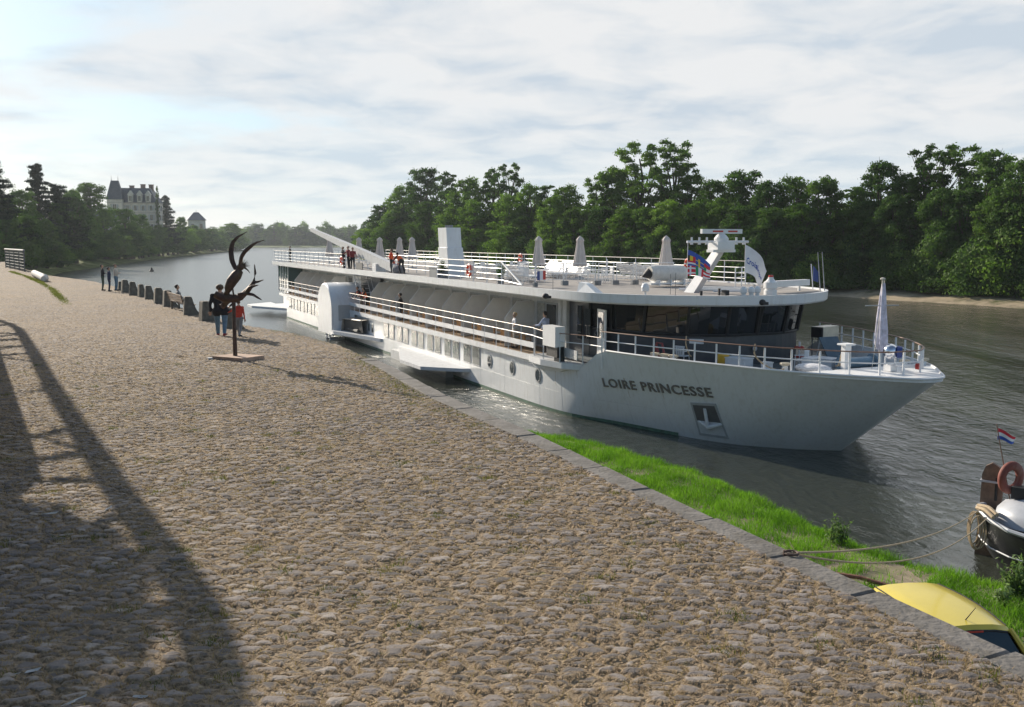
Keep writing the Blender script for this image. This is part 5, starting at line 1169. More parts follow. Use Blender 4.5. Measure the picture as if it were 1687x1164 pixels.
for i, ((x, y), nm) in enumerate(zip(spots, names)):
    p = ground(x, y); k = rb.uniform(.95, 1.05)
    if bm_block is None: o = block_mesh().build('stone_block', CONC); bm_block = o
    else: o = bm_block.copy(); COL.objects.link(o)
    o.location = (p.x+.1, p.y+.1, QZ); o.rotation_euler = (0, 0, BZ-.15+rb.uniform(-.12, .12)); o.scale = (k*(.8 if i in (3,) else 1.03), k, k*(.75 if i == 0 else 1))
    tag(o, nm, 'stone block', 'weathered stone blocks along the quay edge')
a = ground(279, 509); b = ground(306, 519); c = (a+b)/2; ang = math.atan2((b-a).y, (b-a).x); Lb = (b-a).length*.93
t = thing('park_bench', 'wooden slatted bench between two stone blocks, facing the river', 'bench', (c.x, c.y, QZ), ang+math.pi)
BW = mat('bench_wood', (.3, .22, .16), .8, var=.3, scale=9)
m = MB()
for k in range(4): m.box((0, -.06-.13*k, .45), (Lb, .1, .035))
m.build('seat', BW, t); m = MB()
for k in range(3): m.box((0, .04+.035*k, .58+.13*k), (Lb, .03, .1), rx=R(-14))
m.build('backrest', BW, t)
for x in (-Lb/2+.12, Lb/2-.12):
    m = MB(); m.box((x, -.08, .22), (.09, .09, .44)); m.box((x, -.42, .22), (.09, .09, .44)); m.box((x, -.25, .42), (.08, .42, .05)); m.box((x, .08, .66), (.06, .05, .5), rx=R(-14)); m.build('leg', CONC, t)
d = (b-a).normalized(); rv = Vector((-d.y, d.x, 0)); 
if rv.dot(EN) < 0: rv = -rv
person('person in a blue-grey top sitting on the bench, seen from behind', tuple(c+rv*.14-d*.2)[:2]+(QZ-.02,), face(rv.x, rv.y), 1.74, 'grey', 'black', 'dark', lean=-.08, arms=('lap', 'lap'), legs='sit')
# ------------------------------------------------------------------ sculpture
def sculpture():
    p = at(388, 596, QZ); k = 26.9/FPX; t = thing('bird_sculpture', 'rusty metal bird with raised wings perched on a branch atop a pole', 'sculpture', (p.x, p.y, QZ+.05), R(0))
    X = lambda px: (px-388)*k*1.0; Z = lambda py: (597-py)*k*1.0
    def pts(L_, y=0): return [(X(a), y if len(q) < 1 else y+q[0], Z(b)) for a, b, *q in L_]
    m = MB(); P = [(-.62, -.1), (.34, -.62), (.8, .06), (-.12, .52)]; m.slab(P, -.04, .13); m.build('base_plate', mat('plinth_red', (.42, .29, .22), .9, var=.2, dirt=((.2, .17, .14), .6)), t)
    m = MB(); m.box((-.62, -.05, .06), (.26, .14, .05), rz=R(20)); m.build('name_plate', mat('plate_white', (.6, .6, .6), .6), t)
    m = MB(); m.tube([(0, 0, .1), (0, 0, 1.2), (.01, 0, Z(488))], [.062, .05, .055], 10); m.build('pole', RUST, t, smooth=True)
    m = MB()
    m.tube(pts([(358, 487), (374, 494), (388, 494), (400, 492), (412, 480, .05), (421, 468, .1), (424, 452, .1), (423, 438, .1)]), [.1, .125, .12, .095, .075, .055, .035, .01], 9)
    m.tube(pts([(377, 497, .04), (368, 508, .08), (362, 504, .1)]), [.11, .08, .02], 8)
    m.tube(pts([(398, 488, -.05), (410, 485, -.1), (424, 487, -.2), (434, 492, -.3), (440, 495, -.35)]), [.065, .05, .04, .03, .01], 8)
    m.tube(pts([(412, 483, -.1), (418, 476, -.15), (424, 473, -.2), (434, 471, -.25)]), [.06, .06, .04, .01], 7)
    m.tube(pts([(414, 476, .1), (420, 468, .1), (430, 466, .05), (439, 463, 0)]), [.06, .05, .03, .008], 7)
    m.build('branch', RUST, t, smooth=True, ang=60)
    m = MB(); m.tube(pts([(378, 486), (380, 478), (386, 466), (394, 456), (400, 448), (402, 443), (400, 438)]), [.05, .14, .19, .19, .13, .075, .06], 12, flat=.8)
    m.ell((X(401.5), 0, Z(442)), (.11, .1, .095), 12, 8)
    m.tube(pts([(388, 474, -.06), (390, 489, -.06)]), .02, 6); m.tube(pts([(386, 474, .06), (387, 489, .06)]), .02, 6)
    m.tube(pts([(378, 484), (374, 492)]), [.09, .05], 8); bird = m.build('bird', RUST, t, smooth=True, ang=70)
    def wing(L_, wd, name):
        w = MB(); C = resamp(pts(L_), 16); rows = []
        for i, c in enumerate(C):
            u = i/15; tt = C[min(i+1, 15)]-C[max(i-1, 0)]; tt /= np.linalg.norm(tt); nn = np.array([tt[2], 0, -tt[0]]); wdt = wd*math.sin(math.pi*min(1, .12+.9*u))**.6*(1-u**3)+.01
            rows.append([tuple(c-nn*wdt), tuple(c-nn*wdt*.3+np.array([0, -.05*(1-u), 0])), tuple(c+nn*wdt*.3+np.array([0, -.05*(1-u), 0])), tuple(c+nn*wdt), tuple(c+nn*wdt*.3+np.array([0, .03, 0])), tuple(c-nn*wdt*.3+np.array([0, .03, 0]))])
        w.sheet(rows, close=True); w.build(name, RUST, bird, smooth=True)
    wing([(397, 452, .05), (391, 444, .1), (385, 431, .15), (383, 416, .2), (386, 402, .2), (395, 393, .2), (410, 384, .25)], .068, 'wing')
    wing([(401, 440, -.08), (406, 425, -.15), (413, 416, -.2), (425, 407, -.25), (433, 402, -.3), (447, 398, -.35)], .05, 'wing')
    bk = MB(); bk.tube(pts([(407, 442), (413, 447), (417, 452)]), [.035, .02, .005], 7)
    for i in range(9):
        a = R(-10+i*14); bk.tube([(X(403), 0, Z(440)), (X(403)+.24*math.cos(a), .05*math.sin(i*2), Z(440)+.2*math.sin(a))], [.02, .004], 5)
    bk.build('beak', RUST, bird)
sculpture()
# ------------------------------------------------------------------ umbrellas and sun deck furniture
def umb_proto():
    t = thing('parasol', 'x', 'parasol')
    m = MB(); m.box((0, 0, .06), (.62, .62, .1)); m.lathe((0, 0, .1), [(.06, 0), (.05, .3)], 10); m.build('base', GREY, t)
    m = MB(); m.tube([(0, 0, .1), (0, 0, 2.5)], .025, 8); m.build('pole', WHITE2, t)
    m = MB(); rows = []
    for z, r in ((.78, .37), (.83, .39), (1.15, .34), (1.6, .27), (2.0, .215), (2.28, .19), (2.34, .23), (2.4, .23), (2.52, .15), (2.64, .02)):
        rows.append([((r*(1+.16*math.cos(8*a)*(1 if z < 2.3 else .4)))*math.cos(a), (r*(1+.16*math.cos(8*a)))*math.sin(a), z+(.03*math.cos(8*a) if z < .8 else 0)) for a in np.linspace(0, 2*math.pi, 49)[:-1]])
    m.sheet(rows, close=True); m.build('canopy', CANVAS, t, smooth=True, ang=80); return t
U = umb_proto(); first = True
def xd(x, D):
    q = Vector(((x-843.5)*D/FPX, D, 0))-Vector((S0.x, S0.y, 0)); return q.dot(AX), q.dot(TX)
for x, D, lab in ((1096, 54, 'closed beige parasol nearest the mast and the life raft capsule'), (955, 60, 'closed beige parasol in the middle of the sun deck, wider than its left neighbour'), (887, 62, 'closed beige parasol over the row of slatted loungers'), (680, 82, 'closed beige parasol beside the bending crew member'), (659.5, 84, 'closed beige parasol just left of the bending crew member, behind'), (627, 86, 'closed beige parasol near the crane boom foot'), (593, 91, 'closed beige parasol partly behind the crane boom'), (544.5, 97, 'farthest closed parasol by the group at the aft rail')):
    s, t = xd(x, D)
    if first: o = U; o.location = onship(s, t, RZ+.01); o['label'] = lab; o['group'] = 'closed parasols on the sun deck'; first = False
    else: dup(U, onship(s, t, RZ+.01), x, lab)
def lounger():
    t = thing('sun_lounger', 'white slatted sun lounger with raised back on the sun deck', 'sun lounger', group='white sun loungers on the sun deck')
    m = MB()
    for k in range(8): m.box((-.1+.17*k, 0, .34), (.13, .6, .03))
    for y in (-.33, .33): m.box((.5, y, .33), (1.35, .04, .06))
    m.build('seat', WHITE2, t); m = MB()
    for k in range(5): m.box((-.22-.1*k, 0, .42+.12*k), (.03, .6, .12), ry=R(-38))
    for y in (-.33, .33): m.box((-.42, y, .62), (.05, .04, .72), ry=R(-38))
    m.build('backrest', WHITE2, t)
    for x in (-.05, 1.05):
        m = MB(); 
        for y in (-.31, .31): m.tube([(x, y, .32), (x+.05, y, 0)], .022, 5)
        m.tube([(x, -.31, .12), (x, .31, .12)], .015, 5); m.build('leg', WHITE2, t)
    return t
Lg = lounger(); k = 0; rr_ = random.Random(9)
for row, (s0, t0) in enumerate([(21.5, 3.6), (24.5, -1.5), (18.6, -3.9), (29.5, -3.2), (35.5, 0.6)]):
    for j in range(6 if row < 3 else 5):
        s, t = s0+.84*j, t0+rr_.uniform(-.15, .15); rz = PHI+math.pi/2*(1 if row % 2 else -1)+rr_.uniform(-.1, .1)
        if k == 0: Lg.location = onship(s, t, RZ+.01); Lg.rotation_euler = (0, 0, rz)
        else: c = copy_tree(Lg); c.location = onship(s, t, RZ+.01); c.rotation_euler = (0, 0, rz)
        k += 1
def chair_proto(name, label, group, m1, wood=False):
    t = thing(name, label, 'chair', group=group)
    m = MB(); m.box((0, 0, .44), (.46, .44, .04)); m.build('seat', m1, t)
    m = MB(); m.box((0, .22, .84), (.46, .03, .08)); 
    for x in (-.15, -.05, .05, .15): m.box((x, .21, .65), (.06, .02, .36))
    m.build('backrest', m1, t)
    for x in (-.2, .2):
        for y in (-.2, .2):
            g = MB(); g.tube([(x*1.1, y*1.1, 0), (x, y, .44), (x, y+.02, .64 if y < 0 else .88)], .018, 5); g.build('leg', m1, t)
        g = MB(); g.box((x*1.08, 0, .65), (.05, .46, .03)); g.build('armrest', m1, t)
    return t
WC = chair_proto('plastic_chair', 'white plastic armchair at the tables on the sun deck', 'white armchairs on the sun deck', WHITE2); k = 0
TB = thing('round_table', 'small white round table among the armchairs on the sun deck', 'table', group='white tables on the sun deck')
m = MB(); m.lathe((0, 0, .7), [(.42, 0), (.43, .02), (.42, .035)], 20); m.build('tabletop', WHITE2, TB); m = MB(); m.tube([(0, 0, 0), (0, 0, .7)], .03, 8); m.build('pedestal', WHITE2, TB); m = MB(); m.lathe((0, 0, .02), [(.25, 0), (.24, .02), (.03, .05)], 14); m.build('foot', WHITE2, TB)
for q, (s, t) in enumerate([(19.2, .3), (20.5, 4.8), (22.0, -5.0), (26.9, 4.0), (28.6, 1.4), (33.0, 2.2), (34.5, -2.4), (66, 0), (70, 2), (60.5, -.5)]):
    if q == 0: TB.location = onship(s, t, RZ+.01)
    else: c = copy_tree(TB); c.location = onship(s, t, RZ+.01)
    for j in range(4 if q not in (3,) else 2):
        a = j*math.pi/2+q*.4+rr_.uniform(-.2, .2); x, y = s+.75*math.cos(a), t+.75*math.sin(a); rz = PHI+a-math.pi/2
        if k == 0: WC.location = onship(x, y, RZ+.01); WC.rotation_euler = (0, 0, rz)
        else: c = copy_tree(WC); c.location = onship(x, y, RZ+.01); c.rotation_euler = (0, 0, rz)
        k += 1
WD = chair_proto('wooden_chair', 'light wooden armchair on a cabin balcony', 'wooden balcony chairs', LWOOD); k = 0
for s in [15.6]+[18.17+3.17*i for i in range(9)]+[57.4, 61.6, 64.8, 68.1, 71.3]:
    for d in (.95, 2.15):
        if k == 0: WD.location = onship(s+d, 5.9, 2.59); WD.rotation_euler = (0, 0, PHI+.3)
        else: c = copy_tree(WD); c.location = onship(s+d, 5.85+rr_.uniform(-.1, .1), 2.59); c.rotation_euler = (0, 0, PHI+math.pi/2*(.3 if d < 1 else -.4))
        k += 1
# lifebuoys
def lifebuoy(label, loc, rz, r=.3, tilt=0.0):
    t = thing('lifebuoy', label, 'lifebuoy', loc, rz, 'orange and white lifebuoys'); t.rotation_euler = (tilt, 0, rz)
    m = MB(); m.torus((0, 0, 0), r, .075, 'Y', 32, 10, arc=lambda i, n: 1 if i % 8 in (0, 1) else 0); m.build('ring', [ORANGE, WHITE2], t, smooth=True, ang=180)
    m = MB(); m.torus((0, 0, 0), r+.085, .012, 'Y', 32, 5); m.build('grab_line', WHITE2, t); return t
lifebuoy('lifebuoy hung upright on the near roof rail below the first parasols', onship(22.6, 6.56, 6.5), PHI)
lifebuoy('lifebuoy on the aft roof rail between the standing people', onship(51.1, 6.56, 6.5), PHI)
lifebuoy('lifebuoy by the foot of the crane boom', onship(39.8, 5.4, 6.65), PHI+.3)
for s, lab in ((43.5, 'lifebuoy on the far rail behind the row of slatted loungers'), (33.5, 'lifebuoy on the far rail between the two middle parasols'), (19.8, 'lifebuoy on the far rail just behind the life raft capsule')):
    lifebuoy(lab, onship(s, -6.34, 6.75), PHI)
m = MB(); m.ell((0, 0, .25), (.5, .4, .36), 12, 8); o = m.build('tarpaulin_bundle', C_['grey']); o.location = onship(38.9, 5.5, RZ); tag(o, 'grey tarpaulin bundle on the roof deck between two crew members', 'bundle')
m = MB(); m.box((0, 0, .3), (1.5, .8, .6)); m.box((0, 0, .62), (1.56, .86, .06)); o = m.build('deck_locker', MIDP); o.location = onship(30.2, 5.6, RZ+.005); o.rotation_euler = (0, 0, PHI); tag(o, 'dark grey deck locker beside the funnel', 'locker')
for s in (29.3, 20.1):
    m = MB(); t = thing('planter', 'potted green shrub %s on the roof deck' % ('beside the funnel' if s > 25 else 'at the end of the near rail'), 'plant', onship(s, 5.7, RZ+.005), PHI, 'potted shrubs on the roof deck')
    m.lathe((0, 0, 0), [(.16, 0), (.2, .32), (.22, .34)], 12); m.build('pot', MIDP, t)
    r = np.random.default_rng(3); d = r.normal(0, 1, (700, 3)); d /= np.linalg.norm(d, axis=1)[:, None]; V, F = leaf_cards(np.array([0, 0, .72])+d*(r.random(700)**.4)[:, None]*[.26, .26, .42], d, .07, r); o = bpy.data.objects.new('foliage', raw_mesh('foliage', V, F, F_DARK)); COL.objects.link(o); o.parent = t
# ------------------------------------------------------------------ flags
def flagmat(n, c): return mat(n, c, .85, var=.05)
FW, FB, FR, FY_, FG = flagmat('flag_white', (.75, .76, .8)), flagmat('flag_blue', (.04, .1, .42)), flagmat('flag_red', (.6, .03, .05)), flagmat('flag_yellow', (.75, .55, .03)), flagmat('flag_green', (.02, .3, .14)); FK = flagmat('flag_black', (.02, .02, .02))
def wavy_flag(t, name, w, h, nx, ny, colour, mats, shape, amp=.08):
    m = MB(); rows = [[shape(i/nx, j/ny) for i in range(nx+1)] for j in range(ny+1)]
    n = nx+1; m.v = [p for r in rows for p in r]
    for j in range(ny):
        for i in range(nx):
            m.f.append((j*n+i, j*n+i+1, (j+1)*n+i+1, (j+1)*n+i)); m.m.append(colour((i+.5)/nx, (j+.5)/ny))
    m2 = MB(); b = [(p[0], p[1]+.006, p[2]) for p in m.v]; nb = len(m.v); m.f += [tuple(nb+q for q in reversed(f)) for f in m.f[:]]; m.m += m.m[:]; m.v += b
    return m.build(name, mats, t, smooth=True, ang=80)
# shared signal flag of small country flags, hung from the near end of the mast bar
t = thing('signal_flag', 'colourful flag made of small national flags hanging from the mast crossbar', 'flag', onship(7.05, 2.5, 8.08), PHI-math.pi/2)
m = MB(); m.tube([(0, 0, 0), (0, 0, -1.9)], .012, 5); m.build('halyard', WHITE2, t)
def sgn(u, v):                                         # 3 columns x 5 rows of little flags
    c, r_ = int(u*3), int(v*5); fu, fv = u*3-c, v*5-r_
    k = (c, r_)
    if k == (0, 0): return 1
    if k == (0, 1): return 5 if fu < .33 else (3 if fu < .66 else 2)
    if k == (0, 2): return 2 if fv < .33 else (0 if fv < .66 else 1)
    if k in ((0, 3), (0, 4)): return 0 if (.28 < fu < .5 or .4 < fv < .6) else 2
    if k == (1, 0) or k == (2, 0): return 1
    if k in ((1, 1), (1, 2)): return 3 if (.3 < fu < .48 or .42 < fv < .62) else 1
    if k in ((1, 3), (1, 4)): return 4 if fu < .33 else (0 if fu < .66 else 2)
    if k in ((2, 3), (2, 4)): return 2 if fv < .5 else 0
    if k == (2, 2): return 4 if fu < .4 else 0
    return 2
wavy_flag(t, 'cloth', 1.3, 1.3, 30, 30, sgn, [FW, FB, FR, FY_, FG, FK], lambda u, v: (1.45*u, .1*math.sin(u*7+v*2)*u+.25*u, -.3-1.15*v-(.62-.5*v)*u+.06*math.sin(5*u)))
t = thing('company_flag', 'white flag with blue lettering hanging from the far end of the mast crossbar', 'flag', onship(7.05, -.6, 8.08), PHI-math.pi/2)
m = MB(); m.tube([(0, 0, 0), (0, 0, -1.6)], .012, 5); m.build('halyard', WHITE2, t)
fs_ = lambda u, v: (1.35*u*(1-.12*v), .14*math.sin(u*8+v)*u+.3*u*v, -.1-1.25*v-(.95-.25*v)*u*u-.25*u*(1-v)+(0 if u < .5 else 0))
wavy_flag(t, 'cloth', 1.3, 1.3, 24, 20, lambda u, v: 0, [FW], fs_)
def flag_text(text, u0, u1, v0, v1, parent):
    cu = bpy.data.curves.new('t', 'FONT'); cu.body = text; cu.offset = .015; cu.resolution_u = 2; to = bpy.data.objects.new('t', cu); COL.objects.link(to); bpy.context.view_layer.update()
    me = bpy.data.meshes.new_from_object(to.evaluated_get(bpy.context.evaluated_depsgraph_get())); bpy.data.objects.remove(to); co = np.array([v.co[:] for v in me.vertices]); a, b = co.min(0), co.max(0)
    V = []
    for c in co:
        u = u0+(u1-u0)*(c[0]-a[0])/(b[0]-a[0]); v = v1+(v0-v1)*(c[1]-a[1])/(b[1]-a[1]); q = fs_(u, v); V.append((q[0], q[1]-.012, q[2]))
    m = MB(); m.v = V; m.f = [tuple(p.vertices) for p in me.polygons]; m.m = [0]*len(m.f); m.build('lettering', FB, parent)
flag_text('Croisi', .08, .6, .42, .66, t); flag_text('Europe', .5, .95, .5, .72, t)
t = thing('bow_flag', 'furled white and violet flag hanging down the bow staff', 'flag', onship(*son(1448, 606, SH), SH), PHI)
m = MB(); m.tube([(0, 0, 0), (0, 0, 3.35)], [.035, .03], 8); m.lathe((0, 0, 3.33), [(.09, 0), (.1, .05), (.03, .08)], 12); m.tube([(0, -.1, 3.3), (.0, .35, 0)], .012, 5); m.build('staff', mat('staff_cream', (.62, .58, .5), .5), t)
m = MB(); m.tube([(0, -.85, 2.35), (0, .8, 2.38)], .022, 6); m.build('yard', mat('yard_grey', (.4, .42, .42), .5), t)
m = MB(); rows = []
for z, r in ((3.2, .05), (2.6, .11), (2.0, .15), (1.4, .19), (.95, .2), (.72, .12), (.6, .03)):
    rows.append([(r*(1+.3*math.cos(5*a+z))*math.cos(a), -.05+r*(1+.3*math.cos(5*a+z))*math.sin(a), z) for a in np.linspace(0, 2*math.pi, 31)[:-1]])
m.sheet(rows, close=True); m.build('cloth', [mat('flag_violet_white', (.6, .58, .68), .9, var=.35, scale=3)], t, smooth=True, ang=80)
t = thing('small_blue_flag', 'small dark blue flag on a short staff at the far edge of the roof', 'flag', onship(8.2, -5.6, RZ), PHI)
m = MB(); m.tube([(0, 0, 0), (.05, .12, 1.25)], .025, 6); m.build('staff', WHITE2, t); m = MB(); m.plate([(.02, -.02, 1.15), (.05, -.35, .85), (.03, -.36, .35), (.01, .0, .45)], (1, 0, 0), .02); m.build('cloth', BLUEP, t)
t = thing('tricolour_sign', 'small blue white and red sign hung on the deck barrier', 'sign', onship(15.8, 5.35, 6.2), PHI-math.pi/2+.35)
m = MB(); m.box((-.2, 0, .2), (.17, .03, .46)); m.build('blue_field', BLUEP, t); m = MB(); m.box((0, 0, .2), (.23, .03, .46)); m.build('white_field', FW, t); m = MB(); m.box((.22, 0, .22), (.2, .03, .46)); m.build('red_field', RED, t)
# ------------------------------------------------------------------ things on the fore deck
def fdk(px, py, r=.35, z=2.79):
    s, t = son(px, py, z); lim = hull_t(s, z)-r-.08; return s, max(-lim, min(lim, t))

def bitt(s, t, z, label):
    o = thing('mooring_bollard', label, 'bollard', onship(s, t, z), PHI, 'low mooring bollards on the ship')
    m = MB(); m.lathe((0, 0, 0), [(.12, 0), (.11, .32), (.16, .36)], 12); m.build('post', WHITE2, o)
    m = MB(); m.lathe((0, 0, .36), [(.2, 0), (.21, .04), (.19, .09), (.05, .1)], 14); m.build('cap', mat('bollard_cap_cream', (.62, .52, .38), .6), o)
for s, t, lab in ((*son(1075, 586, 3.42), 'first of three cream capped bollards by the near bow rail, next to the red frame'), (*son(1090, 588, 3.42), 'middle one of the three cream capped bollards beside the red frame'), (*son(1106, 589.5, 3.42), 'last of the three cream capped bollards, with the rope around it')): bitt(s, min(t, hull_t(s, 3.0)-.2), SH-.3, lab)
bitt(*fdk(1293, 613, .2, 3.2), SH-.28, 'single cream capped bollard with a rope behind the near bow rail')
bitt(*son(1521, 600, SH), SH-.2, 'cream capped bollard at the far side of the bow tip')
bitt(*son(1490, 603, SH), SH-.2, 'cream capped bollard near the searchlight')
t = thing('red_frame', 'red tubular A-shaped frame standing on the fore deck', 'frame', onship(*fdk(1088, 603, .6), 2.79), PHI)
m = MB(); m.tube([(-.5, 0, 0), (-.1, 0, 1.0), (.3, 0, 1.0), (.6, 0, 0)], .05, 8); m.tube([(-.3, .2, .1), (.1, .1, .8), (.5, .25, .2)], .06, 8); m.build('frame_tube', mat('faded_red', (.3, .06, .06), .6), t)
def rope(name, label, pts, r, matl=ROPE, n=40):
    P = cr(pts, 8); m = MB(); m.tube([tuple(p) for p in P], r, 7); o = m.build(name, matl, smooth=True); return tag(o, label, 'rope')
def spt(L_): return [tuple(sw(*q)) for q in L_]
rope('mooring_rope', 'beige rope running from the bow rail down to a cream bollard', spt([(.75, 3.7, 4.3), (.7, 3.75, 3.9), (.5, 3.5, 3.55), (.1, 3.2, 3.35), (-.1, 3.0, 3.4)]), .03)
rope('mooring_rope', 'rope hanging over the bow rail beside the three bollards', spt([(3.9, 4.65, 4.35), (3.85, 4.7, 4.0), (3.9, 4.5, 3.6), (4.05, 4.3, 3.5)]), .028)
FC = [(*fdk(1124, 602), .4, 'white plastic armchair nearest the three bollards on the fore deck'), (*fdk(1320, 610), 2.0, 'white plastic armchair by the wheelhouse front, beside the red hose')]
for s, t, a, lab in FC: c = dup(WC, onship(s, t, 2.79), PHI+a, lab, group='white armchairs on the fore deck')
m = MB(); m.lathe((0, 0, 0), [(.22, 0), (.24, .05), (.24, .3), (.22, .33), (.24, .36), (.24, .7), (.2, .74)], 16); o = m.build('yellow_drum', YEL, smooth=True); o.location = onship(*fdk(1191, 612), 2.79); tag(o, 'yellow drum standing behind the near bow rail', 'drum')
def locker(label, s, t, d, rz, m1, nm='deck_box'):
    o = thing(nm, label, 'box', onship(s, t, 2.79), PHI+rz); m = MB(); m.box((0, 0, d[2]/2), d); m.build('body', m1, o); m = MB(); m.box((0, 0, d[2]+.025), (d[0]+.05, d[1]+.05, .045)); m.build('lid', m1, o)
WB = mat('box_offwhite', (.6, .63, .66), .5, var=.05)
locker('low white box with a ribbed front next to the yellow drum', *fdk(1216, 614, .5), (1.0, .6, .6), .3, WB)
locker('white box behind the single bollard of the near rail', *fdk(1335, 622, .4), (.5, .5, .75), .2, WB)
locker('light grey locker against the wheelhouse front', *fdk(1262, 590, .5), (.8, .6, .9), 1.0, MIDP)
locker('bluish white storage chest in the middle of the fore deck', *fdk(1355, 612, .5), (1.2, .7, .55), .3, WB)
locker('small white post box beside the rope on the near rail', *fdk(1263, 618, .2), (.35, .3, .5), .2, WHITE2)
t = thing('deck_winch', 'grey anchor winch with drum in the middle of the bow', 'winch', onship(*fdk(1412, 617, 1.0), 2.79), PHI)
m = MB(); m.box((0, 0, .12), (1.1, 1.7, .24)); m.build('bed', MIDP, t); m = MB(); m.tube([(0, -.7, .5), (0, .7, .5)], .22, 14); m.tube([(0, -.85, .5), (0, -.75, .5)], .34, 14); m.tube([(0, .75, .5), (0, .85, .5)], .34, 14); m.build('winch_drum', mat('winch_blue', (.2, .3, .38), .5), t); m = MB(); m.box((.35, 0, .4), (.4, .6, .5)); m.build('motor', DARKP, t)
t = thing('barbecue_box', 'silver and black box raised on a stand beside the far bow rail', 'appliance', onship(*fdk(1358, 588, .5), 2.79), PHI+.3)
m = MB(); 
for x in (-.5, .5):
    for y in (-.25, .25): m.tube([(x, y, 0), (x, y, .95)], .03, 6)
m.build('stand', MIDP, t); m = MB(); m.box((.0, 0, 1.2), (.6, 1.35, .5)); m.build('housing', mat('brushed_steel', (.55, .53, .48), .35, metal=.6), t); m = MB(); m.box((.0, .7, 1.2), (.55, .1, .46)); m.build('end_panel', BLACK, t)
t = thing('tilted_panel', 'dark glass panel tilted on struts on the fore deck', 'panel', onship(*fdk(1370, 604, .5), 2.79), PHI)
m = MB(); m.box((0, 0, .85), (.05, 1.0, 1.0), ry=R(35)); m.build('panel_glass', mat('panel_blue_grey', (.1, .14, .17), .2), t); m = MB(); m.tube([(.3, -.4, 1.2), (.6, -.4, 0)], .025, 6); m.tube([(.3, .4, 1.2), (.6, .4, 0)], .025, 6); m.tube([(-.2, -.4, .45), (-.2, .4, .45)], .025, 6); m.build('strut', WHITE2, t)
t = thing('hose_reel', 'red hose coiled on a reel beside the white armchair', 'hose', onship(*fdk(1316, 600, .3), 2.79), PHI)
for z in (.35, .75): m = MB(); m.torus((0, 0, z), .17, .05, 'Z', 18, 8); m.build('hose', RED, t)
m = MB(); m.tube([(0, 0, 0), (0, 0, 1.0)], .04, 8); m.build('stand', WHITE2, t)
t = thing('folded_cover', 'white folded tarpaulin lying on the bow deck by the rail', 'cover', onship(*son(1340, 606, SH), SH-.1), PHI+.4)
m = MB(); m.ell((0, 0, .08), (.75, .35, .2), 16, 8); m.build('tarpaulin', C_['white'], t, smooth=True)
t = thing('rope_bin', 'white stand with coiled beige ropes behind the near bow rail', 'stand', onship(*son(1393, 607, SH), SH), PHI)
m = MB(); m.box((0, 0, .45), (.2, .3, .9)); m.box((0, 0, .92), (.45, .5, .06)); m.build('stand', WHITE2, t); m = MB()
for q in range(4): m.tube(cr([(.15, -.1+.06*q, .9), (.22, -.15+.06*q, .5), (.3, -.2+.1*q, .1), (.38, -.15+.1*q, .08)], 4), .025, 6)
m.build('rope_coil', ROPE, t)
